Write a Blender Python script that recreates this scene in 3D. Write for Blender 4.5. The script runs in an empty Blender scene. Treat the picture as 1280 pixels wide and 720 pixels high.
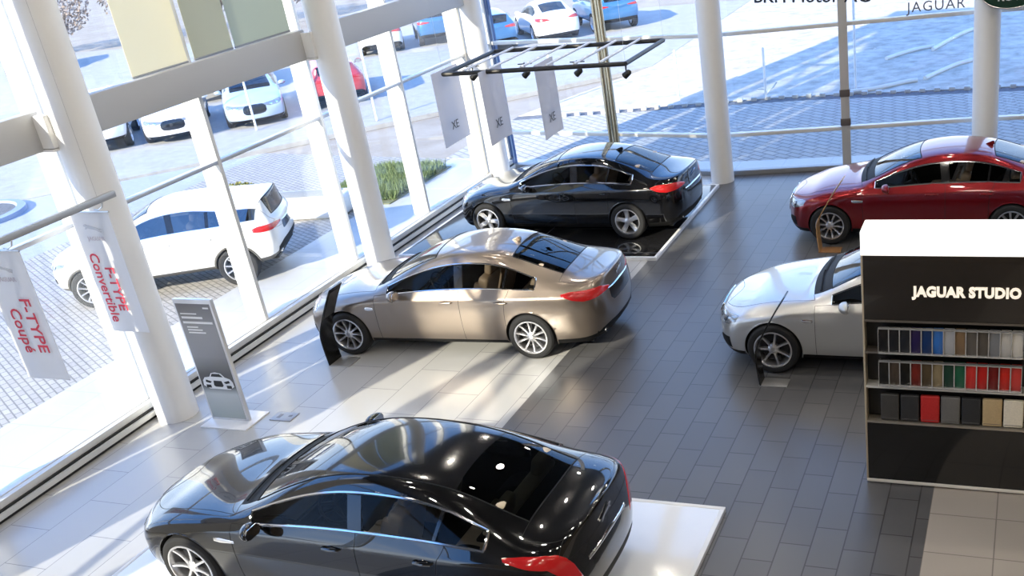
import bpy, bmesh, math, random
from mathutils import Vector, Matrix
from mathutils.bvhtree import BVHTree

PI = math.pi
R = math.radians
scene = bpy.context.scene
COL = scene.collection
random.seed(4)

# ------------------------------------------------------------------ materials
MATS = {}


def mat(name, color=(.8, .8, .8), rough=.5, metal=0., coat=0., coat_rough=.03, emit=None, emit_s=0., spec=.5, alpha=1., trans=0., ior=1.5):
    if name in MATS:
        return MATS[name]
    m = bpy.data.materials.new(name)
    m.use_nodes = True
    b = m.node_tree.nodes['Principled BSDF']
    b.inputs['Base Color'].default_value = (*color, 1)
    b.inputs['Roughness'].default_value = rough
    b.inputs['Metallic'].default_value = metal
    b.inputs['Coat Weight'].default_value = coat
    b.inputs['Coat Roughness'].default_value = coat_rough
    b.inputs['Specular IOR Level'].default_value = spec
    b.inputs['IOR'].default_value = ior
    b.inputs['Transmission Weight'].default_value = trans
    b.inputs['Alpha'].default_value = alpha
    if emit:
        b.inputs['Emission Color'].default_value = (*emit, 1)
        b.inputs['Emission Strength'].default_value = emit_s
    MATS[name] = m
    return m


def glass_mat(name, tint, ior=1.5, rough=0., refl=(1, 1, 1)):
    """thin pane: tinted see-through plus a Fresnel mirror"""
    if name in MATS:
        return MATS[name]
    m = bpy.data.materials.new(name)
    m.use_nodes = True
    nt = m.node_tree
    nt.nodes.clear()
    out = nt.nodes.new('ShaderNodeOutputMaterial')
    mix = nt.nodes.new('ShaderNodeMixShader')
    tr = nt.nodes.new('ShaderNodeBsdfTransparent')
    gl = nt.nodes.new('ShaderNodeBsdfGlossy')
    fr = nt.nodes.new('ShaderNodeFresnel')
    tr.inputs['Color'].default_value = (*tint, 1)
    gl.inputs['Color'].default_value = (*refl, 1)
    gl.inputs['Roughness'].default_value = rough
    geo = nt.nodes.new('ShaderNodeNewGeometry')          # the same mirror from either side of the pane
    io = nt.nodes.new('ShaderNodeMapRange')
    io.inputs['To Min'].default_value = ior
    io.inputs['To Max'].default_value = 1 / ior
    nt.links.new(geo.outputs['Backfacing'], io.inputs['Value'])
    nt.links.new(io.outputs[0], fr.inputs['IOR'])
    nt.links.new(fr.outputs[0], mix.inputs[0])
    nt.links.new(tr.outputs[0], mix.inputs[1])
    nt.links.new(gl.outputs[0], mix.inputs[2])
    nt.links.new(mix.outputs[0], out.inputs[0])
    MATS[name] = m
    return m


def cloth_mat(name, c, k=.5):
    """thin cloth that lets daylight through"""
    if name in MATS:
        return MATS[name]
    m = mat(name, c, .8, spec=.1)
    nt = m.node_tree
    b = nt.nodes['Principled BSDF']
    out = nt.nodes['Material Output']
    tl = nt.nodes.new('ShaderNodeBsdfTranslucent')
    tl.inputs['Color'].default_value = (*c, 1)
    mx = nt.nodes.new('ShaderNodeMixShader')
    mx.inputs[0].default_value = k
    nt.links.new(b.outputs[0], mx.inputs[1])
    nt.links.new(tl.outputs[0], mx.inputs[2])
    nt.links.new(mx.outputs[0], out.inputs[0])
    return m


def noise_mat(name, c1, c2, scale=6., rough=.7, detail=6., bump=0., stretch=(1, 1, 1), rot=0., lo=.35, hi=.65, spec=.4):
    """two colours mixed by noise, in object space"""
    m = mat(name, c1, rough, spec=spec)
    nt = m.node_tree
    b = nt.nodes['Principled BSDF']
    tc = nt.nodes.new('ShaderNodeTexCoord')
    mp = nt.nodes.new('ShaderNodeMapping')
    mp.inputs['Scale'].default_value = stretch
    mp.inputs['Rotation'].default_value = (0, 0, rot)
    no = nt.nodes.new('ShaderNodeTexNoise')
    no.inputs['Scale'].default_value = scale
    no.inputs['Detail'].default_value = detail
    no.inputs['Roughness'].default_value = .65
    rp = nt.nodes.new('ShaderNodeValToRGB')
    rp.color_ramp.elements[0].position = lo
    rp.color_ramp.elements[1].position = hi
    rp.color_ramp.elements[0].color = (*c1, 1)
    rp.color_ramp.elements[1].color = (*c2, 1)
    L = nt.links.new
    L(tc.outputs['Object'], mp.inputs[0])
    L(mp.outputs[0], no.inputs['Vector'])
    L(no.outputs['Fac'], rp.inputs[0])
    L(rp.outputs[0], b.inputs['Base Color'])
    if bump:
        bp = nt.nodes.new('ShaderNodeBump')
        bp.inputs['Strength'].default_value = bump
        bp.inputs['Distance'].default_value = .02
        L(no.outputs['Fac'], bp.inputs['Height'])
        L(bp.outputs[0], b.inputs['Normal'])
    return m


def tile_mat(name, c1, c2, mortar, bw, bh, rough=.35, rot=0., offset=.5, msize=.004, spec=.5, off=(0, 0), bump=.15, var=.5, scale_noise=2.):
    """tiles laid by the Brick texture; bw along local x after rotation (metres)"""
    m = mat(name, c1, rough, spec=spec)
    nt = m.node_tree
    b = nt.nodes['Principled BSDF']
    tc = nt.nodes.new('ShaderNodeTexCoord')
    mp = nt.nodes.new('ShaderNodeMapping')
    mp.inputs['Rotation'].default_value = (0, 0, rot)
    mp.inputs['Location'].default_value = (off[0], off[1], 0)
    br = nt.nodes.new('ShaderNodeTexBrick')
    br.inputs['Scale'].default_value = 1.
    br.inputs['Brick Width'].default_value = bw
    br.inputs['Row Height'].default_value = bh
    br.inputs['Mortar Size'].default_value = msize
    br.inputs['Mortar Smooth'].default_value = .1
    br.offset = offset
    br.inputs['Color1'].default_value = (*c1, 1)
    br.inputs['Color2'].default_value = (*c2, 1)
    br.inputs['Mortar'].default_value = (*mortar, 1)
    L = nt.links.new
    L(tc.outputs['Object'], mp.inputs[0])
    L(mp.outputs[0], br.inputs['Vector'])
    L(br.outputs['Color'], b.inputs['Base Color'])
    no = nt.nodes.new('ShaderNodeTexNoise')
    no.inputs['Scale'].default_value = scale_noise
    no.inputs['Detail'].default_value = 5
    L(tc.outputs['Object'], no.inputs['Vector'])
    mr = nt.nodes.new('ShaderNodeMapRange')
    mr.inputs['To Min'].default_value = rough * .97
    mr.inputs['To Max'].default_value = rough * 1.04
    L(no.outputs['Fac'], mr.inputs['Value'])
    L(mr.outputs[0], b.inputs['Roughness'])
    bp = nt.nodes.new('ShaderNodeBump')
    bp.inputs['Strength'].default_value = bump
    bp.inputs['Distance'].default_value = .003
    bp.invert = True
    L(br.outputs['Fac'], bp.inputs['Height'])
    L(bp.outputs[0], b.inputs['Normal'])
    return m


# ------------------------------------------------------------------ objects
def tag(o, label=None, cat=None, group=None, kind=None):
    if label:
        o['label'] = label
    if cat:
        o['category'] = cat
    if group:
        o['group'] = group
    if kind:
        o['kind'] = kind
    return o


def empty(name, loc=(0, 0, 0), rz=0., parent=None):
    o = bpy.data.objects.new(name, None)
    o.empty_display_size = .2
    o.location = loc
    o.rotation_euler = (0, 0, rz)
    COL.objects.link(o)
    o.parent = parent
    return o


def link_mesh(name, me, m=None, parent=None, loc=None, rot=None):
    o = bpy.data.objects.new(name, me)
    COL.objects.link(o)
    if m is not None:
        me.materials.clear()
        for q in (m if isinstance(m, (list, tuple)) else [m]):
            me.materials.append(q)
    o.parent = parent
    if loc is not None:
        o.location = loc
    if rot is not None:
        o.rotation_euler = rot
    return o


def fin(bm, name, m, parent=None, angle=35., loc=None, rot=None):
    """bmesh -> one linked mesh object, smooth below the angle"""
    me = bpy.data.meshes.new(name)
    bmesh.ops.recalc_face_normals(bm, faces=bm.faces)
    bm.to_mesh(me)
    bm.free()
    me.shade_smooth()
    me.set_sharp_from_angle(angle=R(angle))
    return link_mesh(name, me, m, parent, loc, rot)


def add_box(bm, c, s, bevel=0., rot=None, seg=2, mi=0):
    b2 = bmesh.new()
    bmesh.ops.create_cube(b2, size=1)
    bmesh.ops.scale(b2, vec=Vector(s), verts=b2.verts)
    if bevel:
        bmesh.ops.bevel(b2, geom=b2.edges[:], offset=bevel, segments=seg, affect='EDGES', profile=.6)
    M = Matrix.Translation(Vector(c))
    if rot is not None:
        M = M @ (rot if isinstance(rot, Matrix) else Matrix.Rotation(rot[2], 4, 'Z') @ Matrix.Rotation(rot[1], 4, 'Y') @ Matrix.Rotation(rot[0], 4, 'X'))
    merge(bm, b2, M, mi)


def merge(bm, b2, M=None, mi=0):
    vm = {}
    for v in b2.verts:
        vm[v] = bm.verts.new(M @ v.co if M is not None else v.co)
    for f in b2.faces:
        try:
            nf = bm.faces.new([vm[v] for v in f.verts])
            nf.material_index = mi if mi else f.material_index
        except ValueError:
            pass
    b2.free()


def add_tube(bm, pts, r, n=8, closed=False, cap=True, mi=0, flat=1.):
    """sweep an n-gon of radius r (number or list) along the points"""
    pts = [Vector(p) for p in pts]
    N = len(pts)
    if N < 2:
        return
    rs = r if isinstance(r, (list, tuple)) else [r] * N
    rings = []
    up0 = Vector((0, 0, 1))
    prev = None
    for i, p in enumerate(pts):
        a = pts[(i - 1) % N] if (closed or i > 0) else p
        b = pts[(i + 1) % N] if (closed or i < N - 1) else p
        t = (b - a)
        if t.length < 1e-9:
            t = Vector((1, 0, 0))
        t.normalize()
        if prev is None:
            u = up0 if abs(t.dot(up0)) < .95 else Vector((1, 0, 0))
        else:
            u = prev
        s = t.cross(u)
        if s.length < 1e-6:
            s = t.orthogonal()
        s.normalize()
        u = s.cross(t).normalized()
        prev = u
        rings.append([bm.verts.new(p + (s * math.cos(2 * PI * k / n) + u * math.sin(2 * PI * k / n) * flat) * rs[i]) for k in range(n)])
    for i in range(N if closed else N - 1):
        A, B = rings[i], rings[(i + 1) % N]
        for k in range(n):
            f = bm.faces.new((A[k], A[(k + 1) % n], B[(k + 1) % n], B[k]))
            f.material_index = mi
    if cap and not closed:
        bm.faces.new(rings[0][::-1]).material_index = mi
        bm.faces.new(rings[-1]).material_index = mi


def add_lathe(bm, prof, n=32, axis='Z', M=None, mi=0, close=False):
    """prof: list of (r, h) spun about the axis"""
    rings = []
    for r, h in prof:
        ring = []
        for k in range(n):
            a = 2 * PI * k / n
            if axis == 'Z':
                p = Vector((r * math.cos(a), r * math.sin(a), h))
            else:
                p = Vector((r * math.cos(a), h, r * math.sin(a)))
            ring.append(bm.verts.new(M @ p if M is not None else p))
        rings.append(ring)
    m = len(rings)
    for i in range(m if close else m - 1):
        A, B = rings[i], rings[(i + 1) % m]
        for k in range(n):
            f = bm.faces.new((A[k], A[(k + 1) % n], B[(k + 1) % n], B[k]))
            f.material_index = mi
    if not close:
        for ring in (rings[0], rings[-1]):
            f = bm.faces.new(ring)
            f.material_index = mi


def add_prism(bm, poly, lo, hi, axis='Z', M=None, mi=0, bevel=0.):
    """extrude a 2-D polygon: axis Z (x,y), Y (x,z), X (y,z)"""
    b2 = bmesh.new()

    def P(a, b, h):
        return {'Z': (a, b, h), 'Y': (a, h, b), 'X': (h, a, b)}[axis]
    A = [b2.verts.new(P(a, b, lo)) for a, b in poly]
    B = [b2.verts.new(P(a, b, hi)) for a, b in poly]
    n = len(poly)
    b2.faces.new(A)
    b2.faces.new(B)
    for i in range(n):
        b2.faces.new((A[i], A[(i + 1) % n], B[(i + 1) % n], B[i]))
    bmesh.ops.recalc_face_normals(b2, faces=b2.faces)
    if bevel:
        bmesh.ops.bevel(b2, geom=b2.edges[:], offset=bevel, segments=2, affect='EDGES')
    merge(bm, b2, M, mi)


def text_obj(name, body, size, m, parent=None, loc=(0, 0, 0), rot=(0, 0, 0), extrude=.004, align='CENTER', sx=1., shear=0., bold=0., spacing=1.):
    """lettering turned into a mesh of its own"""
    cu = bpy.data.curves.new(name, 'FONT')
    cu.body = body
    cu.size = size
    cu.extrude = extrude
    cu.align_x = align
    cu.align_y = 'CENTER'
    cu.shear = shear
    cu.offset = bold
    cu.space_character = spacing
    cu.resolution_u = 3
    t = bpy.data.objects.new(name + '_curve', cu)
    COL.objects.link(t)
    dg = bpy.context.evaluated_depsgraph_get()
    me = bpy.data.meshes.new_from_object(t.evaluated_get(dg))
    bpy.data.objects.remove(t)
    bpy.data.curves.remove(cu)
    me.name = name
    o = link_mesh(name, me, m, parent, loc, rot)
    o.scale = (sx, 1, 1)
    return o


def copy_tree(o, parent=None):
    c = o.copy()
    COL.objects.link(c)
    c.parent = parent
    for ch in list(o.children):
        copy_tree(ch, c)
    return c
# ------------------------------------------------------------------ cars
def lerp_map(nodes):
    nodes = sorted(nodes)

    def f(x):
        if x <= nodes[0][0]:
            return nodes[0][1] + (x - nodes[0][0])
        for (a, A), (b, B) in zip(nodes, nodes[1:]):
            if x <= b:
                return A + (B - A) * (x - a) / (b - a)
        return nodes[-1][1] + (x - nodes[-1][0])
    return f


# one half of a saloon, nose at +x, as a cage of 19 columns by 10 rows:
# 0 under edge, 1 sill, 2 lower side, 3 widest, 4 shoulder, 5 belt, 6 window top, 7 roof edge, 8, 9 centre line
def base_cage():
    fx, fa = 2.477, 1.607
    C = []

    def col(xs, ys, zs):
        if not isinstance(xs, (list, tuple)):
            xs = [xs] * 10
        C.append([Vector(p) for p in zip(xs, ys, zs)])
    col([fx - d for d in (.06, .02, 0, 0, .015, .04, .075, .12, .17, .23)], [0] * 10, (.20, .26, .40, .52, .62, .68, .72, .745, .762, .778))
    col([fx - d for d in (.10, .06, .04, .045, .06, .09, .13, .18, .23, .28)], (.46, .48, .50, .50, .50, .49, .42, .32, .18, 0), (.20, .26, .40, .53, .635, .70, .745, .77, .785, .795))
    col([fx - d for d in (.30, .26, .24, .25, .29, .36, .40, .43, .45, .46)], (.76, .82, .85, .855, .84, .78, .66, .48, .26, 0), (.20, .26, .42, .57, .68, .745, .79, .82, .838, .845))
    x = fa + .42
    col([x, x, x, x, x - .02, x - .10, x - .13, x - .15, x - .16, x - .16], (.80, .88, .91, .925, .905, .815, .69, .50, .27, 0), (.19, .25, .45, .64, .755, .815, .855, .885, .902, .908))
    x = fa
    col(x, (.80, .90, .935, .94, .92, .83, .70, .50, .27, 0), (.19, .25, .48, .69, .815, .88, .91, .935, .95, .955))
    x = fa - .36
    col(x, (.80, .905, .935, .94, .92, .845, .73, .53, .28, 0), (.19, .25, .48, .70, .85, .925, .95, .97, .982, .986))
    x = fa - .56
    col([x, x, x, x, x, x, x + .02, x + .07, x + .12, x + .15], (.80, .905, .932, .94, .92, .865, .785, .69, .40, 0), (.19, .25, .48, .70, .865, .95, .972, .985, 1.0, 1.005))
    x = .88
    col([x, x, x, x, x, x, x - .02, x + .0, x + .055, x + .085], (.80, .905, .93, .94, .92, .87, .762, .685, .395, 0), (.19, .25, .48, .70, .87, .955, 1.045, 1.068, 1.09, 1.096))
    x = .50
    col([x, x, x, x, x, x, x + .02, x + .04, x + .10, x + .13], (.80, .905, .93, .94, .92, .875, .70, .63, .37, 0), (.19, .25, .48, .70, .88, .965, 1.205, 1.235, 1.262, 1.268))
    x = .10
    col([x, x, x, x, x, x, x - .02, x - .02, x + .05, x + .08], (.80, .905, .93, .94, .92, .875, .635, .555, .33, 0), (.19, .25, .48, .70, .885, .973, 1.335, 1.388, 1.415, 1.42))
    x = -.32
    col(x, (.80, .905, .93, .94, .92, .875, .61, .53, .31, 0), (.19, .25, .48, .70, .89, .98, 1.385, 1.44, 1.462, 1.467))
    x = -.75
    col(x, (.80, .905, .93, .94, .92, .872, .61, .525, .31, 0), (.19, .25, .48, .70, .895, .99, 1.375, 1.428, 1.45, 1.455))
    col([-.98, -.98, -.98, -.98, -1.02, -1.10, -1.12, -1.09, -1.06, -1.04], (.80, .905, .935, .945, .925, .865, .64, .505, .30, 0), (.19, .25, .48, .71, .905, 1.0, 1.30, 1.372, 1.395, 1.402))
    col([-1.36, -1.36, -1.36, -1.36, -1.38, -1.50, -1.50, -1.44, -1.40, -1.38], (.80, .91, .945, .952, .93, .85, .76, .49, .30, 0), (.19, .25, .5, .73, .92, 1.01, 1.115, 1.26, 1.287, 1.297))
    col([-1.78, -1.78, -1.78, -1.78, -1.78, -1.82, -1.82, -1.83, -1.86, -1.88], (.80, .90, .93, .935, .91, .83, .72, .50, .31, 0), (.20, .27, .5, .73, .925, 1.02, 1.078, 1.115, 1.135, 1.142))
    col([-2.08, -2.08, -2.08, -2.08, -2.09, -2.1, -2.1, -2.1, -2.1, -2.1], (.80, .885, .91, .915, .885, .80, .69, .52, .3, 0), (.22, .29, .5, .73, .92, 1.01, 1.062, 1.085, 1.095, 1.10))
    col([-2.22, -2.28, -2.31, -2.31, -2.29, -2.27, -2.28, -2.29, -2.30, -2.30], (.76, .81, .83, .825, .79, .72, .62, .47, .27, 0), (.24, .32, .5, .72, .90, 1.0, 1.06, 1.085, 1.094, 1.098))
    col([-2.36, -2.43, -2.47, -2.45, -2.42, -2.41, -2.405, -2.37, -2.36, -2.355], (.45, .46, .47, .47, .46, .45, .42, .33, .19, 0), (.26, .34, .52, .72, .90, 1.02, 1.08, 1.095, 1.10, 1.102))
    col([-2.38, -2.45, -2.49, -2.47, -2.44, -2.435, -2.43, -2.41, -2.395, -2.375], [0] * 10, (.26, .34, .52, .72, .90, 1.03, 1.09, 1.102, 1.105, 1.105))
    return C


PARTS = ['body_shell', 'bonnet', 'cowl_panel', 'windscreen', 'front_side_window', 'rear_side_window', 'front_door', 'rear_door', 'rear_window', 'boot_lid', 'lower_sill', 'roof_panel']
PID = {n: i for i, n in enumerate(PARTS)}


def cell_part(i, k, spec):
    if (i, k) in spec.get('cells', {}):
        return spec['cells'][(i, k)]
    if k == 0:
        return 'lower_sill'
    if k in (7, 8) and i in (7, 8):
        return 'windscreen'
    if k in (7, 8) and i in spec.get('rear_glass', (12, 13)):
        return 'rear_window'
    if k in (7, 8) and i == 6:
        return 'cowl_panel'
    if k >= 6 and 1 <= i <= 5:
        return 'bonnet'
    if k == 5 and 7 <= i <= 9:
        return 'front_side_window'
    if k == 5 and 10 <= i <= spec.get('dlo_end', 12):
        return 'rear_side_window'
    if 1 <= k <= 4 and 6 <= i <= 9:
        return 'front_door'
    if 1 <= k <= 4 and 10 <= i <= 11:
        return 'rear_door'
    if k >= 6 and 14 <= i <= 15 or k >= 4 and i >= 16:
        return spec.get('boot', 'boot_lid')
    if spec.get('roof_glass') and k in (7, 8) and 9 <= i <= 11:
        return 'roof_panel'
    return 'body_shell'


def chains(edges):
    adj = {}
    for a, b in edges:
        adj.setdefault(a, []).append(b)
        adj.setdefault(b, []).append(a)
    seen = set()
    out = []

    def walk(s, t):
        path = [s, t]
        seen.add(frozenset((s, t)))
        while True:
            c = path[-1]
            if len(adj[c]) != 2:
                break
            nx = [q for q in adj[c] if frozenset((c, q)) not in seen]
            if not nx:
                break
            seen.add(frozenset((c, nx[0])))
            path.append(nx[0])
        return path
    for v in [v for v in adj if len(adj[v]) != 2] + list(adj):
        for q in adj[v]:
            if frozenset((v, q)) not in seen:
                out.append(walk(v, q))
    return out


def body_mesh(spec, level):
    C = base_cage()
    xm, zm, ws = spec['xmap'], spec['zmap'], spec.get('width', 1.)
    for c in C:
        for v in c:
            v.x, v.y, v.z = xm(v.x), v.y * ws, zm(v.z)
    for (i, j), p in spec.get('over', {}).items():
        C[i][j] = Vector(p)
    n, m = len(C), 10
    bm = bmesh.new()
    V = {}
    for s in (1, -1):
        for i in range(n):
            for j in range(m):
                y = C[i][j].y
                if s < 0 and abs(y) < 1e-9:
                    V[i, j, s] = V[i, j, 1]
                else:
                    V[i, j, s] = bm.verts.new((C[i][j].x, y * s, C[i][j].z))
    for s in (1, -1):
        for i in range(n - 1):
            for k in range(m - 1):
                q = [V[i, k, s], V[i + 1, k, s], V[i + 1, k + 1, s], V[i, k + 1, s]]
                if s < 0:
                    q.reverse()
                f = bm.faces.new(q)
                f.material_index = PID[cell_part(i, k, spec)]
    cr = bm.edges.layers.float.new('crease_edge')
    for (i, j, i2, j2, w) in spec.get('crease', [(i_, 4, i_ + 1, 4, .45) for i_ in range(4, 15)]):
        for s in (1, -1):
            e = bm.edges.get((V[i, j, s], V[i2, j2, s])) if V[i, j, s] != V[i2, j2, s] else None
            if e:
                e[cr] = w
    me = bpy.data.meshes.new('cage')
    bm.to_mesh(me)
    bm.free()
    for q in PARTS:
        me.materials.append(None)
    o = bpy.data.objects.new('cage', me)
    COL.objects.link(o)
    md = o.modifiers.new('s', 'SUBSURF')
    md.levels = level
    md.boundary_smooth = 'PRESERVE_CORNERS'
    dg = bpy.context.evaluated_depsgraph_get()
    out = bpy.data.meshes.new_from_object(o.evaluated_get(dg))
    bpy.data.objects.remove(o)
    bpy.data.meshes.remove(me)
    return out


def wheel_parts(R_, rim, w, spokes, style, simple=False):
    """rim / tyre / brake meshes; outer face at +y"""
    n = 24 if simple else 48
    res = {}
    bm = bmesh.new()
    h = w / 2
    add_lathe(bm, [(rim - .012, h - .015), (rim + .012, h + .002), (rim + .035, h + .008), (R_ - .03, h + .002), (R_ - .008, h - .02), (R_, h - .05), (R_, -h + .05), (R_ - .01, -h + .01), (rim, -h), (rim - .012, -h + .02)], n, 'Y', close=True)
    res['tire'] = bm
    bm = bmesh.new()
    add_lathe(bm, [(rim + .006, h + .004), (rim - .012, h + .006), (rim - .02, h - .01), (rim - .03, h - .05), (rim - .035, -h + .01), (rim - .005, -h + .01), (rim - .002, h - .03)], n, 'Y', close=True)
    add_lathe(bm, [(.03, h - .012), (.052, h - .018), (.07, h - .03), (.075, h - .07), (.03, h - .07)], 20, 'Y', close=True)
    add_lathe(bm, [(.001, h - .008), (.03, h - .009), (.032, h - .03), (.001, h - .03)], 16, 'Y', close=True)

    def spoke(a, w0, w1, tw=0.):
        """tapered bar from hub to rim"""
        pts = []
        r0, r1 = .05, rim - .012
        steps = 5
        for q in range(steps + 1):
            t = q / steps
            r = r0 + (r1 - r0) * t
            ww = w0 + (w1 - w0) * t
            y = h - .022 - .014 * math.sin(PI * t) + .012 * t
            pts.append((r, ww, y))
        M = Matrix.Rotation(a, 4, 'Y')
        rings = []
        for (r, ww, y) in pts:
            rings.append([bm.verts.new(M @ Vector((r, yy, zz + tw * (r - r0)))) for yy, zz in ((y + .004, -ww * .32), (y + .004, ww * .32), (y - .012, ww / 2), (y - .035, ww * .45), (y - .035, -ww * .45), (y - .012, -ww / 2))])
        for A, B in zip(rings, rings[1:]):
            for k in range(6):
                bm.faces.new((A[k], A[(k + 1) % 6], B[(k + 1) % 6], B[k]))
        bm.faces.new(rings[0])
        bm.faces.new(rings[-1])
    for k in range(spokes):
        a = 2 * PI * k / spokes + .3
        if style == 'double':
            spoke(a - .085, .028, .030, -.10)
            spoke(a + .085, .028, .030, .10)
        elif style == 'wide':
            spoke(a, .075, .095)
            spoke(a - .13, .03, .05, -.34)
            spoke(a + .13, .03, .05, .34)
        else:
            spoke(a, .030, .038)
    res['rim'] = bm
    bm = bmesh.new()
    add_lathe(bm, [(.05, 0), (rim * .74, 0), (rim * .74, -.02), (.05, -.02)], 24, 'Y', close=True)
    add_box(bm, (rim * .60, -.01, .0), (.07, .08, .18), .01)
    add_lathe(bm, [(.001, -.05), (rim * .95, -.05), (rim * .95, -.06), (.001, -.06)], 24, 'Y', close=True)
    res['brake_disc'] = bm
    return res


WHEELS = {}


def get_wheel(key):
    if key not in WHEELS:
        d = {}
        for nme, bm in wheel_parts(*key).items():
            me = bpy.data.meshes.new(nme)
            bmesh.ops.recalc_face_normals(bm, faces=bm.faces)
            bm.to_mesh(me)
            bm.free()
            me.shade_smooth()
            me.set_sharp_from_angle(angle=R(30))
            d[nme] = me
        d['tire'].materials.append(mat('tire rubber', (.012, .012, .013), .75))
        d['rim'].materials.append(mat('alloy silver', (.72, .72, .74), .28, .9))
        d['brake_disc'].materials.append(mat('brake metal', (.05, .05, .055), .5, .8))
        WHEELS[key] = d
    return WHEELS[key]


def seat_meshes(bm, bm2, x, y, w, rear=False, bm3=None):
    add_box(bm, (x, y, .52), (.52, w, .16), .05, seg=3)
    add_box(bm, (x - .30, y, .80), (.16, w, .62), .06, (0, R(-20), 0), seg=3)
    if not rear:
        for s in (1, -1):
            add_box(bm, (x - .26, y + s * (w / 2 - .04), .78), (.2, .09, .46), .04, (0, R(-20), 0))
            add_box(bm, (x, y + s * (w / 2 - .04), .56), (.46, .09, .14), .04)
    ys = (y,) if not rear else (y - w * .3, y + w * .3)
    for k_, q in enumerate(ys):
        bm2 = bm3 if k_ else bm2
        add_box(bm2, (x - .44, q, 1.19), (.11, .27, .19), .045, (0, R(-14), 0), seg=3)
        for s in (-.05, .05):
            add_tube(bm2, [(x - .40, q + s, 1.02), (x - .44, q + s, 1.14)], .008, 6)


def resample(path, t):
    """path: list of (u, v...) sorted by u; linear interpolation at fraction t of u range"""
    u0, u1 = path[0][0], path[-1][0]
    u = u0 + (u1 - u0) * t
    for a, b in zip(path, path[1:]):
        if u <= b[0] + 1e-9:
            q = (u - a[0]) / max(1e-9, b[0] - a[0])
            q = min(1, max(0, q))
            return tuple(a[k] + (b[k] - a[k]) * q for k in range(len(a)))
    return path[-1]


def surf_patch(bm, bvh, O, ang, shape, off=.005, nu=22, nv=5, sy=1, depth=.02):
    """a lens or badge lying on the body: shape = [(u, zlow, zhigh)...], seen from horizontal angle ang (0 = front)"""
    d = Vector((math.cos(ang), math.sin(ang), 0))
    s = Vector((-math.sin(ang), math.cos(ang), 0))
    grid = []
    for a in range(nu + 1):
        u, lo, hi = resample(shape, a / nu)
        rowv = []
        for b in range(nv + 1):
            z = lo + (hi - lo) * b / nv
            o = Vector(O) + s * u + Vector((0, 0, z)) + d * 3
            hit = bvh.ray_cast(o, -d, 6)
            if hit[0] is None:
                near = bvh.find_nearest(Vector(O) + s * u + Vector((0, 0, z)))
                p, nn = near[0], near[1]
            else:
                p, nn = hit[0], hit[1]
            edge = (a in (0, nu)) or (b in (0, nv))
            rowv.append((p, d, edge))
        grid.append(rowv)
    M = Matrix.Diagonal((1, sy, 1, 1))
    top, bot = [], []
    for rowv in grid:
        top.append([bm.verts.new(M @ (p + q * (off * (.35 if e else 1.)))) for p, q, e in rowv])
        bot.append([bm.verts.new(M @ (p - q * depth)) for p, q, e in rowv])
    fs = []
    for a in range(nu):
        for b in range(nv):
            fs.append(bm.faces.new((top[a][b], top[a + 1][b], top[a + 1][b + 1], top[a][b + 1])))
            fs.append(bm.faces.new((bot[a][b], bot[a][b + 1], bot[a + 1][b + 1], bot[a + 1][b])))
    for a in range(nu):
        bm.faces.new((top[a][0], bot[a][0], bot[a + 1][0], top[a + 1][0]))
        bm.faces.new((top[a][nv], top[a + 1][nv], bot[a + 1][nv], bot[a][nv]))
    for b in range(nv):
        bm.faces.new((top[0][b], top[0][b + 1], bot[0][b + 1], bot[0][b]))
        bm.faces.new((top[nu][b], bot[nu][b], bot[nu][b + 1], top[nu][b + 1]))


def leaper(bm, M):
    """small leaping cat in profile"""
    pts = [(-.095, .005), (-.06, .012), (-.03, .022), (.01, .03), (.045, .038), (.07, .05), (.085, .047), (.095, .038), (.085, .03), (.07, .028), (.085, .012), (.075, .008), (.05, .018), (.03, .012), (.0, .008), (-.03, .002), (-.05, -.012), (-.075, -.02), (-.08, -.013), (-.055, -.002), (-.07, .002)]
    add_prism(bm, pts, -.004, .004, 'Y', M)


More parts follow.
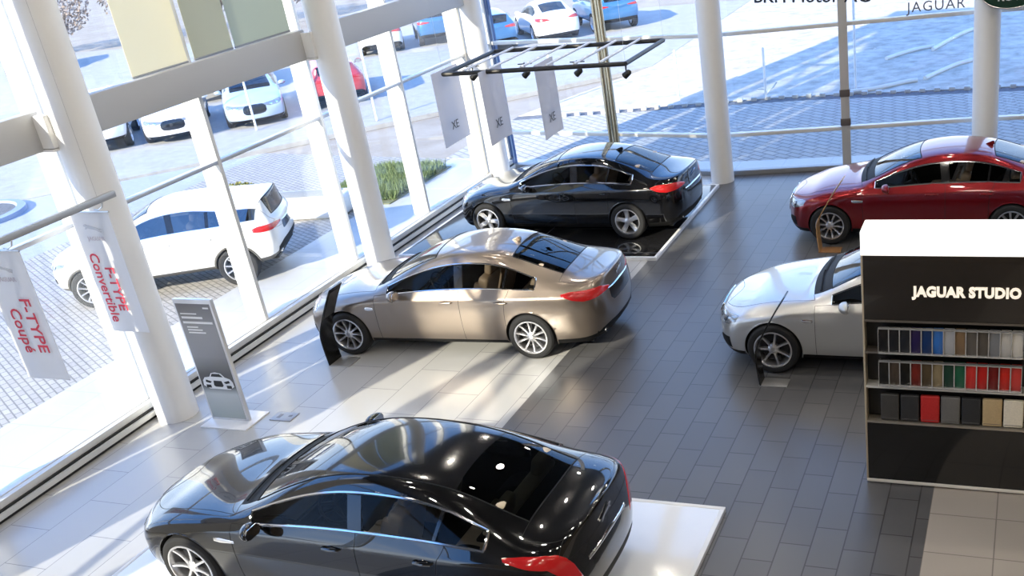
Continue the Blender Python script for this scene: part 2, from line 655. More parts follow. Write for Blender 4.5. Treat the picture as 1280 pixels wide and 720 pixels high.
def build_car(name, label, spec, loc, yaw, paint, trim=None, simple=False, group=None, detail=True):
    root = empty(name, loc, yaw)
    tag(root, label, 'car', group)
    sc = spec.get('scale', 1.)
    root.scale = (sc, sc, sc)
    level = 2 if simple else 3
    xm, zm, ws = spec['xmap'], spec['zmap'], spec.get('width', 1.)
    fa, ra, WR, AR = spec['fa'], spec['ra'], spec['wr'], spec['ar']
    chrome = mat('chrome', (.85, .85, .86), .08, 1.)
    black = mat('gloss black', (.006, .006, .007), .12, 0, .6)
    dark = mat('dark plastic', (.006, .006, .0065), .6, spec=.25)
    cab_glass = glass_mat(*spec.get('glass', ('tinted car glass', (.44, .44, .43), 1.24)))
    screen = glass_mat('windscreen glass', (.36, .38, .38), 1.9)
    rear_screen = glass_mat('rear screen glass', (.10, .11, .11), 1.5)
    me = body_mesh(spec, level)
    bm = bmesh.new()
    bm.from_mesh(me)
    bpy.data.meshes.remove(me)
    # cut the wheel arches
    inside = {}
    for v in bm.verts:
        for ax in (fa, ra):
            dx, dz = v.co.x - ax, v.co.z - WR
            if abs(v.co.y) > .5 and dx * dx + dz * dz < AR * AR:
                inside[v] = ax
    dead = [f for f in bm.faces if all(v in inside for v in f.verts)]
    bmesh.ops.delete(bm, geom=dead, context='FACES')
    arch = {}
    for v, ax in inside.items():
        if not v.is_valid or not v.link_faces:
            continue
        dx, dz = v.co.x - ax, v.co.z - WR
        r = math.hypot(dx, dz) or 1e-6
        v.co.x, v.co.z = ax + dx / r * AR, WR + dz / r * AR
        arch.setdefault((ax, 1 if v.co.y > 0 else -1), []).append(v)
    loose = [v for v in bm.verts if not v.link_faces]
    bmesh.ops.delete(bm, geom=loose, context='VERTS')
    bm.normal_update()
    bm.verts.ensure_lookup_table()
    bm.verts.index_update()
    bm.faces.ensure_lookup_table()
    bvh = BVHTree.FromBMesh(bm)
    fmat = [f.material_index for f in bm.faces]
    # rows of the arch edge for the wheel wells
    wells = {}
    for key, vs in arch.items():
        vs = [v for v in vs if v.is_valid and any(e.is_boundary for e in v.link_edges)]
        vs.sort(key=lambda v: ((math.atan2(v.co.z - WR, v.co.x - key[0]) + PI / 2) % (2 * PI)))
        wells[key] = [v.co.copy() for v in vs]
    mats = {'body_shell': paint, 'bonnet': paint, 'cowl_panel': dark, 'windscreen': screen, 'front_side_window': cab_glass, 'rear_side_window': cab_glass, 'front_door': paint, 'rear_door': paint,
            'rear_window': rear_screen, 'boot_lid': paint, 'lower_sill': spec.get('sill_mat') or dark, 'roof_panel': black}
    # edges between parts
    pair = {}
    for e in bm.edges:
        if len(e.link_faces) == 2:
            a, b = e.link_faces[0].material_index, e.link_faces[1].material_index
            if a != b:
                pair.setdefault(frozenset((PARTS[a], PARTS[b])), []).append((e.verts[0].index, e.verts[1].index))
    co = [v.co.copy() for v in bm.verts]
    no = [v.normal.copy() for v in bm.verts]

    def tubes(pred):
        return chains([e for k, es in pair.items() if pred(k) for e in es])
    # split into parts that keep the normals of the whole
    by = {}
    for f in bm.faces:
        s = PARTS[f.material_index]
        if s in ('front_door', 'rear_door', 'front_side_window', 'rear_side_window'):
            key = (s, 1 if f.calc_center_median().y > 0 else -1)
        else:
            key = (s, 0)
        by.setdefault(key, []).append([v.index for v in f.verts])
    doors = {}
    objs = {}
    for key, faces in sorted(by.items(), key=lambda kv: 'window' in kv[0][0] or kv[0][0] == 'windscreen'):
        used = sorted({i for f in faces for i in f})
        rm = {i: k for k, i in enumerate(used)}
        pm = bpy.data.meshes.new(key[0])
        pm.from_pydata([co[i] for i in used], [], [[rm[i] for i in f] for f in faces])
        pm.shade_smooth()
        pm.normals_split_custom_set_from_vertices([no[i] for i in used])
        par = root
        if key[0] == 'front_side_window':
            par = objs.get(('front_door', key[1]), root)
        if key[0] == 'rear_side_window':
            par = objs.get(('rear_door', key[1]), root)
        o = link_mesh(key[0], pm, mats[key[0]], par)
        objs[key] = o
    glassy = ('front_side_window', 'rear_side_window')
    shell = objs[('body_shell', 0)]
    if not simple:
        def lines(nm, pred, r, lift, m, par, n=6):
            for ch in tubes(pred):
                cl = ch[0] == ch[-1]
                if cl:
                    ch = ch[:-1]
                if len(ch) < 3:
                    continue
                b2 = bmesh.new()
                add_tube(b2, [co[i] + no[i] * lift for i in ch], r, n, closed=cl)
                fin(b2, nm, m, par)
        screens = ('windscreen', 'rear_window', 'roof_panel')
        lines('panel_gap', lambda k: not any(('window' in q or q in ('windscreen', 'lower_sill', 'cowl_panel', 'roof_panel')) for q in k), spec.get('gap', .0035), -.001, mat('panel gap', (.01, .01, .01), .8), shell, 5)
        lines('window_trim', lambda k: any(q in glassy for q in k) and not all(q in glassy for q in k), spec.get('trim_r', .011), .001, spec.get('trim_mat') or chrome, root)
        lines('glass_seal', lambda k: any(q in screens for q in k) and not all(q in screens for q in k), .009, -.002, dark, root)
        # B pillar and quarter bars: black strips that follow the glass
        win_ids = (PID['front_side_window'], PID['rear_side_window'])
        for sgn in (1, -1):
            for (x0, x1, tilt) in spec['pillars']:
                b2 = bmesh.new()
                zt, zb = spec['pillar_z']
                N = 28
                g = []
                for a in range(N + 1):
                    z = zb + (zt - zb) * a / N
                    rowp = []
                    for b in range(4):
                        x = x0 + (x1 - x0) * b / 3 + tilt * a / N
                        h = bvh.ray_cast(Vector((x, 3, z)), Vector((0, -1, 0)), 4)
                        if h[0] is None or fmat[h[2]] not in win_ids:
                            rowp = None
                            break
                        rowp.append(h[0])
                    if rowp:
                        g.append([(b2.verts.new((p.x, (p.y + .004) * sgn, p.z)), b2.verts.new((p.x, (p.y - .03) * sgn, p.z))) for p in rowp])
                for A, B in zip(g, g[1:]):
                    for b in range(3):
                        b2.faces.new((A[b][0], A[b + 1][0], B[b + 1][0], B[b][0]))
                        b2.faces.new((A[b][1], B[b][1], B[b + 1][1], A[b + 1][1]))
                    b2.faces.new((A[0][0], B[0][0], B[0][1], A[0][1]))
                    b2.faces.new((A[3][0], A[3][1], B[3][1], B[3][0]))
                fin(b2, 'door_pillar', black, root)
    # wheel wells
    for (ax, s), pts in wells.items():
        b2 = bmesh.new()
        A = [b2.verts.new(p) for p in pts]
        B = [b2.verts.new((p.x, s * .48, p.z)) for p in pts]
        for k in range(len(pts) - 1):
            b2.faces.new((A[k], A[k + 1], B[k + 1], B[k]))
        b2.faces.new(B)
        fin(b2, 'wheel_well', mat('wheel well black', (.008, .008, .008), .9), shell)
        b2 = bmesh.new()
        add_tube(b2, [p + Vector((0, -s * .004, 0)) for p in pts], spec.get('lip', .008), 6)
        fin(b2, 'arch_lip', spec.get('lip_mat') or paint, shell)
    b2 = bmesh.new()
    L0, L1 = xm(2.2), xm(-2.2)
    add_prism(b2, [(L0, -.70), (L0 + .1, -.3), (L0 + .1, .3), (L0, .70), (fa + AR, .74), (fa + AR, .47), (fa - AR, .47), (fa - AR, .79), (ra + AR, .79), (ra + AR, .47), (ra - AR, .47), (ra - AR, .74), (L1, .7), (L1, -.7), (ra - AR, -.74), (ra - AR, -.47), (ra + AR, -.47), (ra + AR, -.79), (fa - AR, -.79), (fa - AR, -.47), (fa + AR, -.47), (fa + AR, -.74)], zm(.19), zm(.23), 'Z')
    fin(b2, 'underbody', dark, shell)
    # wheels
    key = (WR, spec['rim'], .235, spec['spokes'], spec['style'], simple)
    wm = get_wheel(key)
    ty = .825 * ws + .0
    for ax in (fa, ra):
        for s in (1, -1):
            w = link_mesh('wheel', wm['rim'], None, root, (ax, s * (ty - .0), WR), (0, R(23 * s + ax * 40), 0 if s > 0 else PI))
            link_mesh('tire', wm['tire'], None, w)
            if not simple:
                link_mesh('brake_disc', wm['brake_disc'], None, w)
    # lamps
    red = spec.get('red') or mat('tail lamp red', (.45, .008, .010), .12, 0, 1., emit=(1, .02, .02), emit_s=.05)
    for s in (1, -1):
        b2 = bmesh.new()
        surf_patch(b2, bvh, *spec['tail'], sy=s)
        o = fin(b2, 'tail_lamp', red, root, 60)
        if spec.get('tail2'):
            b2 = bmesh.new()
            surf_patch(b2, bvh, *spec['tail2'], sy=s, off=.009)
            fin(b2, 'lamp_lens', mat('tail lamp clear', (.75, .45, .42), .15, 0, 1.), o, 60)
        b2 = bmesh.new()
        surf_patch(b2, bvh, *spec['head'], sy=s)
        o = fin(b2, 'headlamp', mat('headlamp glass', (.30, .32, .34), .06, .5, 1.), root, 60)
        O, ang, sh = spec['head']
        for t in (.30, .62):
            b2 = bmesh.new()
            q = resample(sh, t)
            zc = (q[1] + q[2]) / 2
            hh = (q[2] - q[1]) * .3
            surf_patch(b2, bvh, O, ang, [(q[0] - hh * 1.3, zc - hh * .3, zc + hh * .3), (q[0] - hh * .6, zc - hh, zc + hh), (q[0] + hh * .6, zc - hh, zc + hh), (q[0] + hh * 1.3, zc - hh * .3, zc + hh * .3)], sy=s, off=.010, nu=8, nv=3)
            fin(b2, 'lamp_lens', black if not simple else chrome, o, 60)
    # grille
    b2 = bmesh.new()
    surf_patch(b2, bvh, (0, 0, 0), 0., spec['grille'], off=.006, nu=14, nv=6)
    g = fin(b2, 'grille', black, root, 60)
    if not simple:
        b2 = bmesh.new()
        gs = spec['grille']
        ring = [(u, lo) for u, lo, hi in gs] + [(u, hi) for u, lo, hi in reversed(gs)]
        pts = []
        for u, z in ring:
            h = bvh.ray_cast(Vector((4, u, z)), Vector((-1, 0, 0)), 6)
            if h[0]:
                pts.append(h[0] + Vector((.008, 0, 0)))
        add_tube(b2, pts, .012, 6, closed=True)
        fin(b2, 'grille_frame', chrome, g)
        b2 = bmesh.new()
        surf_patch(b2, bvh, (0, 0, 0), 0., spec['intake'], off=.006, nu=14, nv=4)
        for s in (1, -1):
            surf_patch(b2, bvh, *spec['side_intake'], sy=s, off=.006, nu=10, nv=4)
        fin(b2, 'air_intake', dark, root, 60)
    if simple:
        b2 = bmesh.new()
        add_box(b2, (xm(.1), 0, zm(.62)), (xm(1.0) - xm(-1.6), 1.3, .5), .05)
        fin(b2, 'cabin_interior', dark, root)
        for s in (1, -1):
            mirror(root, spec, s, paint)
        return root, bvh
    # rear furniture
    b2 = bmesh.new()
    surf_patch(b2, bvh, (0, 0, 0), PI, spec['plate_recess'], off=.004, nu=12, nv=4)
    fin(b2, 'plate_recess', spec.get('recess_mat') or black, root, 60)
    b2 = bmesh.new()
    surf_patch(b2, bvh, (0, 0, 0), PI, spec['plate_bar'], off=.014, nu=12, nv=2)
    fin(b2, 'boot_strip', chrome, root, 60)
    b2 = bmesh.new()
    surf_patch(b2, bvh, (0, 0, 0), PI, spec['valance'], off=.006, nu=16, nv=3)
    fin(b2, 'rear_diffuser', dark, root, 60)
    for s in (1, -1):
        b2 = bmesh.new()
        x, y, z = spec['exhaust']
        add_lathe(b2, [(.042, -.06), (.045, .05), (.038, .055), (.034, .04), (.034, -.06)], 20, 'Z', Matrix.Translation((x, s * y, z)) @ Matrix.Rotation(-PI / 2, 4, 'Y'), close=True)
        fin(b2, 'exhaust_tip', chrome, root)
    if spec.get('leaper'):
        b2 = bmesh.new()
        x, z = spec['leaper']
        h = bvh.ray_cast(Vector((-4, 0, z)), Vector((1, 0, 0)), 6)
        leaper(b2, Matrix.Translation(h[0] + Vector((-.012, 0, 0))) @ Matrix.Rotation(-PI / 2, 4, 'Z') @ Matrix.Diagonal((1.3, 1, 1.3, 1)))
        fin(b2, 'leaper_badge', chrome, root)
    # handles, vents, mirrors, wipers, fin
    for s in (1, -1):
        for dn, hx in (('front_door', spec['handles'][0]), ('rear_door', spec['handles'][1])):
            z = spec['handle_z']
            h = bvh.ray_cast(Vector((hx, 3, z)), Vector((0, -1, 0)), 4)[0]
            b2 = bmesh.new()
            add_tube(b2, [(hx + .10, (h.y - .008) * s, z - .004), (hx + .085, (h.y + .022) * s, z), (hx, (h.y + .034) * s, z + .003), (hx - .085, (h.y + .022) * s, z + .002), (hx - .10, (h.y - .008) * s, z)], [.012, .015, .016, .015, .012], 8, flat=.9)
            add_lathe(b2, [(.001, .0), (.05, .0), (.052, -.004)], 18, 'Y', Matrix.Translation((hx, (h.y + .002) * s, z - .006)) @ Matrix.Diagonal((1.15, s, .62, 1)), mi=1)
            fin(b2, 'door_handle', [spec.get('handle_mat') or paint, dark], objs[(dn, s)])
        b2 = bmesh.new()
        surf_patch(b2, bvh, (0, 0, 0), PI / 2, spec['vent'], off=.008, nu=10, nv=2, sy=s)
        fin(b2, 'wing_vent', chrome, root, 60)
        mirror(root, spec, s, paint)
    b2 = bmesh.new()
    for y0, y1 in ((.62, -.02), (.02, -.62)):
        pts = []
        for q in range(9):
            y = y0 + (y1 - y0) * q / 8
            x = spec['wiper_x'] - .10 * abs(y) ** 1.5 + .02 * q / 8
            h = bvh.ray_cast(Vector((x, y, 3)), Vector((0, 0, -1)), 3)[0]
            if h:
                pts.append(h + Vector((.006, 0, .014)))
        add_tube(b2, pts, .009, 6)
    fin(b2, 'wiper', dark, root)
    if spec.get('fin'):
        x = spec['fin']
        z = bvh.ray_cast(Vector((x, 0, 3)), Vector((0, 0, -1)), 3)[0].z
        b2 = bmesh.new()
        add_prism(b2, [(x + .11, z - .01), (x + .04, z + .025), (x - .05, z + .062), (x - .075, z + .055), (x - .07, z - .01)], -.022, .022, 'Y', bevel=.01)
        fin(b2, 'antenna_fin', spec.get('fin_mat') or paint, root)
    # cabin
    leather = spec.get('leather') or mat('beige leather', (.55, .42, .30), .5)
    zb = zm(.93)
    b2 = bmesh.new()
    x0, x1, yy, zf = xm(.95), xm(-1.75), .80 * ws, zm(.26)
    P = [(x0, -yy), (x0, yy), (x1, yy * .9), (x1, -yy * .9)]
    lo = [b2.verts.new((a, b, zf)) for a, b in P]
    hi = [b2.verts.new((a, b, zb)) for a, b in P]
    b2.faces.new(lo)
    for k in range(4):
        b2.faces.new((lo[k], lo[(k + 1) % 4], hi[(k + 1) % 4], hi[k]))
    add_box(b2, ((xm(-1.75) + xm(-1.30)) / 2, 0, zm(.99)), (xm(-1.30) - xm(-1.75), 1.36 * ws, .03), .01)
    fin(b2, 'cabin_tub', mat('cabin black', (.012, .011, .011), .8), root)
    b2 = bmesh.new()
    add_prism(b2, [(xm(1.02), zm(.90)), (xm(.62), zm(.975)), (xm(.42), zm(.93)), (xm(.40), zm(.80)), (xm(.60), zm(.6)), (xm(1.02), zm(.6))], -.70 * ws, .70 * ws, 'Y', bevel=.02)
    fin(b2, 'dashboard', mat('dash black', (.02, .019, .018), .6), root)
    b2 = bmesh.new()
    c = Vector((xm(.22), .37, zm(.93)))
    M = Matrix.Translation(c) @ Matrix.Rotation(R(-65), 4, 'Y')
    add_tube(b2, [M @ Vector((.185 * math.cos(2 * PI * k / 24), .185 * math.sin(2 * PI * k / 24), 0)) for k in range(24)], .016, 8, closed=True)
    for a in (0, 2.2, -2.2):
        add_tube(b2, [M @ Vector((0, 0, -.02)), M @ Vector((-.18 * math.cos(a), .18 * math.sin(a), 0))], [.04, .015], 6)
    add_tube(b2, [M @ Vector((0, 0, -.01)), M @ Vector((0, 0, -.26))], .05, 10)
    fin(b2, 'steering_wheel', mat('dash black'), root)
    for y in (.37, -.37):
        b2, b3 = bmesh.new(), bmesh.new()
        seat_meshes(b2, b3, xm(-.22), y, .50)
        st = fin(b2, 'front_seat', leather, root, 50)
        st.scale = (1, 1, zm(1.2) / 1.2)
        hr = fin(b3, 'headrest', leather, st, 50)
    b2, b3, b4 = bmesh.new(), bmesh.new(), bmesh.new()
    seat_meshes(b2, b3, xm(-1.02), 0, 1.24, True, b4)
    st = fin(b2, 'rear_seat', leather, root, 50)
    st.scale = (1, 1, zm(1.2) / 1.2 * .97)
    fin(b3, 'headrest', leather, st, 50)
    fin(b4, 'headrest', leather, st, 50)
    return root, bvh


def mirror(root, spec, s, paint):
    x, y, z = spec['mirror']
    b2 = bmesh.new()
    bmesh.ops.create_uvsphere(b2, u_segments=20, v_segments=12, radius=1)
    for v in b2.verts:
        c = v.co
        c.x = c.x * .095 if c.x > 0 else c.x * .035
        c.y *= .115
        c.z *= .072
        c.x -= .04 * abs(c.y + .1) / .2
    for v in b2.verts:
        v.co = Vector((x + v.co.x, s * (y + v.co.y), z + v.co.z))
    b3 = bmesh.new()
    merge(b3, b2)
    add_tube(b3, [(x + .02, s * (y - .16), z - .055), (x + .01, s * (y - .06), z - .045), (x, s * y, z - .03)], [.03, .026, .03], 8, flat=.5)
    o = fin(b3, 'door_mirror', paint, root, 60)
    b2 = bmesh.new()
    add_prism(b2, [(s * (y + a * .098), z + b * .056) for a, b in ((-1, -.5), (-.7, -1), (.5, -1), (.95, -.5), (.95, .4), (.6, .95), (-.6, 1), (-1, .6))], x - .062, x - .054, 'X')
    fin(b2, 'mirror_glass', mat('mirror silver', (.8, .8, .8), .03, 1.), o)


def ident(x):
    return x


XF = dict(xmap=ident, zmap=lerp_map([(0, 0), (1.0, 1.0), (1.467, 1.505)]), width=1., fa=1.607, ra=-1.353, wr=.345, ar=.382, rim=.245, spokes=10, style='single',
          pillars=((-.40, -.27, .06), (-1.02, -.985, -.06)), pillar_z=(1.42, .975),
          tail=((-2.10, .55, 0), R(125), [(-.37, .94, .965), (-.25, .885, .99), (-.1, .855, .99), (.08, .855, .985), (.2, .865, .975), (.36, .885, .915)]),
          head=((2.1, .45, 0), R(52), [(-.34, .645, .70), (-.2, .60, .715), (0, .60, .725), (.15, .635, .745), (.27, .69, .755)]),
          grille=[(-.36, .50, .63), (-.30, .43, .70), (-.15, .41, .715), (.15, .41, .715), (.30, .43, .70), (.36, .50, .63)],
          intake=[(-.42, .27, .30), (-.3, .25, .35), (.3, .25, .35), (.42, .27, .30)],
          side_intake=((2.1, .45, 0), R(35), [(-.14, .30, .36), (.05, .28, .44), (.26, .30, .46)]),
          plate_recess=[(-.40, .74, .86), (-.33, .68, .87), (.33, .68, .87), (.40, .74, .86)],
          plate_bar=[(-.42, .865, .885), (0, .868, .895), (.42, .865, .885)],
          valance=[(-.74, .30, .36), (-.5, .28, .42), (.5, .28, .42), (.74, .30, .36)],
          exhaust=(-2.31, .56, .33), leaper=(-2.4, .99), handles=(-.12, -.98), handle_z=.865,
          vent=[(-.0, .735, .75)], mirror=(.66, 1.03, 1.0), wiper_x=1.06, fin=-.95, trim_r=.011)
XF['vent'] = [(-1.22, .745, .78), (-1.17, .735, .785), (-1.08, .74, .775)]
def variant(base, **kw):
    d = dict(base)
    d.update(kw)
    return d


XE = variant(XF,  xmap=lerp_map([(2.49, 2.345), (1.607, 1.53), (1.047, .98), (.08, .06), (-.32, -.30), (-1.04, -.99), (-1.353, -1.305), (-1.88, -1.79), (-2.49, -2.345)]),
             zmap=lerp_map([(0, 0), (.7, .69), (1.0, .985), (1.467, 1.44)]), width=.985, fa=1.53, ra=-1.305, wr=.335, ar=.368, rim=.23,
             pillars=((-.385, -.255, .06), (-.95, -.92, -.05)), pillar_z=(1.36, .955),
             tail=((-1.98, .53, 0), R(125), [(-.35, .915, .935), (-.25, .865, .965), (-.1, .84, .97), (.08, .845, .965), (.2, .855, .95), (.32, .875, .90)]),
             head=((1.98, .45, 0), R(52), [(-.34, .635, .69), (-.2, .59, .705), (0, .59, .715), (.15, .625, .735), (.27, .68, .745)]),
             plate_bar=[(-.42, .775, .80), (0, .78, .81), (.42, .775, .80)], plate_recess=[(-.38, .66, .76), (-.33, .62, .77), (.33, .62, .77), (.38, .66, .76)],
             exhaust=(-2.18, .50, .32), leaper=(-2.3, .945), handles=(-.10, -.93), handle_z=.85,
             vent=[(-1.16, .735, .765), (-1.11, .725, .775), (-.98, .73, .765)], mirror=(.60, 1.01, .985), wiper_x=1.0, fin=-.93, trim_r=.013)

XJ = variant(XF, xmap=lerp_map([(2.49, 2.57), (1.607, 1.64), (1.047, .97), (.08, .0), (-.32, -.44), (-1.04, -1.34), (-1.5, -1.80), (-1.88, -2.13), (-2.1, -2.30), (-2.49, -2.57)]),
             zmap=lerp_map([(0, 0), (.7, .72), (1.0, 1.0), (1.467, 1.475)]), width=1.005, fa=1.64, ra=-1.39, wr=.365, ar=.402, rim=.268, spokes=7, style='double', roof_glass=True,
             pillars=((-.53, -.38, .07), (-1.27, -1.235, -.10)), pillar_z=(1.36, .975),
             tail=((-2.2, .55, 0), R(122), [(-.38, .965, .99), (-.2, .925, 1.005), (-.02, .90, 1.005), (.08, .80, .99), (.15, .68, .93), (.21, .60, .83), (.27, .58, .66)]),
             head=((2.15, .45, 0), R(52), [(-.34, .66, .71), (-.2, .61, .74), (0, .61, .75), (.15, .65, .765), (.27, .71, .775)]),
             plate_recess=[(-.36, .62, .72), (-.30, .57, .73), (.30, .57, .73), (.36, .62, .72)],
             plate_bar=[(-.42, .735, .77), (0, .74, .78), (.42, .735, .77)],
             exhaust=(-2.40, .58, .33), leaper=(-2.5, .93), handles=(-.20, -1.18), handle_z=.875,
             vent=[(-1.20, .765, .795), (-1.12, .755, .805), (-.95, .765, .79)], mirror=(.62, 1.03, 1.02), wiper_x=1.0, fin=None, trim_r=.015)

_ev = {}
for j, p in enumerate([None] * 6 + [(-1.02, .66, 1.455), (-1.0, .56, 1.565), (-1.0, .32, 1.60), (-1.0, 0, 1.605)]):
    _ev[12, j] = p
for j, p in enumerate([None] * 5 + [(-1.50, .865, 1.15), (-1.48, .70, 1.405), (-1.50, .58, 1.52), (-1.5, .33, 1.56), (-1.5, 0, 1.565)]):
    _ev[13, j] = p
for j, p in enumerate([None] * 4 + [(-1.80, .91, 1.04), (-1.84, .83, 1.17), (-1.88, .69, 1.40), (-1.97, .60, 1.49), (-2.03, .34, 1.52), (-2.05, 0, 1.525)]):
    _ev[14, j] = p
for j, p in enumerate([None] * 4 + [(-2.0, .88, 1.02), (-2.03, .79, 1.13), (-2.03, .68, 1.17), (-2.06, .54, 1.17), (-2.10, .3, 1.17), (-2.12, 0, 1.17)]):
    _ev[15, j] = p
for j, p in enumerate([(-2.02, .74, .45), (-2.08, .80, .50), (-2.12, .83, .66), (-2.12, .83, .84), (-2.11, .79, .97), (-2.11, .73, 1.05), (-2.12, .63, 1.08), (-2.15, .5, 1.09), (-2.17, .28, 1.09), (-2.18, 0, 1.09)]):
    _ev[16, j] = p
for j, p in enumerate([(-2.06, .45, .42), (-2.14, .46, .5), (-2.18, .47, .66), (-2.17, .46, .82), (-2.165, .45, .92), (-2.17, .44, .98), (-2.175, .42, 1.01), (-2.185, .33, 1.02), (-2.19, .19, 1.02), (-2.19, 0, 1.02)]):
    _ev[17, j] = p
for j, p in enumerate([(-2.07, 0, .42), (-2.15, 0, .5), (-2.19, 0, .66), (-2.18, 0, .8), (-2.18, 0, .88), (-2.185, 0, .92), (-2.19, 0, .95), (-2.195, 0, .97), (-2.195, 0, .985), (-2.195, 0, 1.0)]):
    _ev[18, j] = p
_ev = {k: v for k, v in _ev.items() if v}
SUV = variant(XF, xmap=lerp_map([(2.49, 2.18), (1.607, 1.34), (1.047, .88), (.08, .10), (-.32, -.30), (-1.04, -1.0), (-1.353, -1.33), (-1.78, -1.75), (-2.08, -1.97), (-2.49, -2.18)]),
              zmap=lerp_map([(0, .16), (.19, .36), (.25, .42), (.48, .62), (.70, .86), (.90, 1.03), (1.0, 1.11), (1.25, 1.40), (1.467, 1.64)]), width=1.0, fa=1.34, ra=-1.33, wr=.37, ar=.415, rim=.255, spokes=10,
              over=_ev, rear_glass=(14,), dlo_end=13, crease=[(i_, 4, i_ + 1, 4, .3) for i_ in range(4, 14)] + [(14, j, 14, j + 1, .9) for j in range(6, 9)] + [(15, j, 15, j + 1, .5) for j in range(5, 9)],
              pillars=((-.37, -.25, .05), (-.98, -.92, -.02)), pillar_z=(1.55, 1.08),
              tail=((-1.90, .62, 0), R(128), [(-.30, .97, 1.03), (-.2, .95, 1.06), (0, .95, 1.06), (.18, .965, 1.05), (.34, .99, 1.02)]),
              head=((1.8, .5, 0), R(52), [(-.30, .78, .85), (-.2, .76, .87), (0, .77, .88), (.2, .81, .89), (.36, .86, .90)]),
              grille=[(-.50, .76, .86), (-.4, .74, .87), (0, .73, .87), (.4, .74, .87), (.50, .76, .86)],
              intake=[(-.55, .50, .58), (-.4, .47, .62), (.4, .47, .62), (.55, .50, .58)],
              side_intake=((1.8, .45, 0), R(35), [(-.1, .52, .58), (.05, .50, .62), (.2, .53, .62)]),
              plate_recess=[(-.34, .83, .96), (-.28, .81, .97), (.28, .81, .97), (.34, .83, .96)],
              plate_bar=[(-.36, .975, 1.0), (0, .98, 1.0), (.36, .975, 1.0)],
              valance=[(-.74, .50, .60), (-.5, .46, .66), (.5, .46, .66), (.74, .50, .60)],
              exhaust=(-2.05, .55, .47), leaper=None, handles=(-.14, -.90), handle_z=.98, vent=[(-.98, .88, .91), (-.9, .875, .92), (-.78, .88, .91)], mirror=(.52, 1.06, 1.16), wiper_x=.90, fin=-1.3, trim_r=.009)
# ------------------------------------------------------------------ camera
cam_d = bpy.data.cameras.new('camera')
cam = bpy.data.objects.new('camera', cam_d)
COL.objects.link(cam)
F, CX, CY = 1289.3308, 801.9886, 441.7845
RC = Matrix(((0.93693408, 0.32847978, -0.11939662), (0.04231828, -0.44572129, -0.89417095), (-0.3469347, 0.83272658, -0.43151217)))
M3 = Matrix((RC[0], -RC[1], -RC[2])).transposed()
cam.matrix_world = Matrix.Translation((0, 0, 6.2)) @ M3.to_4x4()
cam_d.sensor_width = 36
cam_d.lens = F / 1280 * 36
cam_d.shift_x = (640 - CX) / 1280
cam_d.shift_y = (CY - 360) / 1280
cam_d.clip_end = 600
scene.camera = cam

# ------------------------------------------------------------------ light
SUN_S, SKY_S, EXPO = 6.8, 1.9, .8
w = bpy.data.worlds.new('sky')
scene.world = w
w.use_nodes = True
nt = w.node_tree
bg = nt.nodes['Background']
tc0 = nt.nodes.new('ShaderNodeTexCoord')
sxz = nt.nodes.new('ShaderNodeSeparateXYZ')
sk = nt.nodes.new('ShaderNodeValToRGB')
sk.color_ramp.elements[0].position = 0.
sk.color_ramp.elements[0].color = (.80, .88, 1.0, 1)
sk.color_ramp.elements[1].position = 1.
sk.color_ramp.elements[1].color = (.07, .20, .62, 1)
e_ = sk.color_ramp.elements.new(.22)
e_.color = (.48, .66, 1.0, 1)
e_ = sk.color_ramp.elements.new(.5)
e_.color = (.17, .38, .88, 1)
nt.links.new(tc0.outputs['Generated'], sxz.inputs[0])
nt.links.new(sxz.outputs['Z'], sk.inputs[0])
tc = nt.nodes.new('ShaderNodeTexCoord')
mp = nt.nodes.new('ShaderNodeMapping')
mp.inputs['Scale'].default_value = (1, 1, 2.6)
no = nt.nodes.new('ShaderNodeTexNoise')
no.inputs['Scale'].default_value = 2.2
no.inputs['Detail'].default_value = 7
rp = nt.nodes.new('ShaderNodeValToRGB')
rp.color_ramp.elements[0].position = .60
rp.color_ramp.elements[1].position = .80
mx = nt.nodes.new('ShaderNodeMix')
mx.data_type = 'RGBA'
mx.inputs['B'].default_value = (1.15, 1.15, 1.15, 1)
L = nt.links.new
L(tc.outputs['Generated'], mp.inputs[0])
L(mp.outputs[0], no.inputs['Vector'])
L(no.outputs['Fac'], rp.inputs[0])
L(rp.outputs[0], mx.inputs['Factor'])
L(sk.outputs[0], mx.inputs['A'])
L(mx.outputs['Result'], bg.inputs[0])
bg.inputs[1].default_value = SKY_S
sl = bpy.data.lights.new('sun', 'SUN')
sl.energy = SUN_S
sl.color = (1., .90, .74)
sl.angle = R(.6)
so = bpy.data.objects.new('sun', sl)
COL.objects.link(so)
so.rotation_euler = Vector((.33, .94, -math.tan(R(25)))).to_track_quat('-Z', 'Y').to_euler()

vs = scene.view_settings
vs.view_transform = 'Standard'
vs.look = 'None'
vs.gamma = 1
vs.use_curve_mapping = False
vs.exposure = EXPO
cy = scene.cycles
cy.use_denoising = True
cy.max_bounces = 10
cy.diffuse_bounces = 4
cy.glossy_bounces = 5
cy.transparent_max_bounces = 24
cy.transmission_bounces = 6
cy.caustics_reflective = False
cy.caustics_refractive = False
cy.sample_clamp_indirect = 6

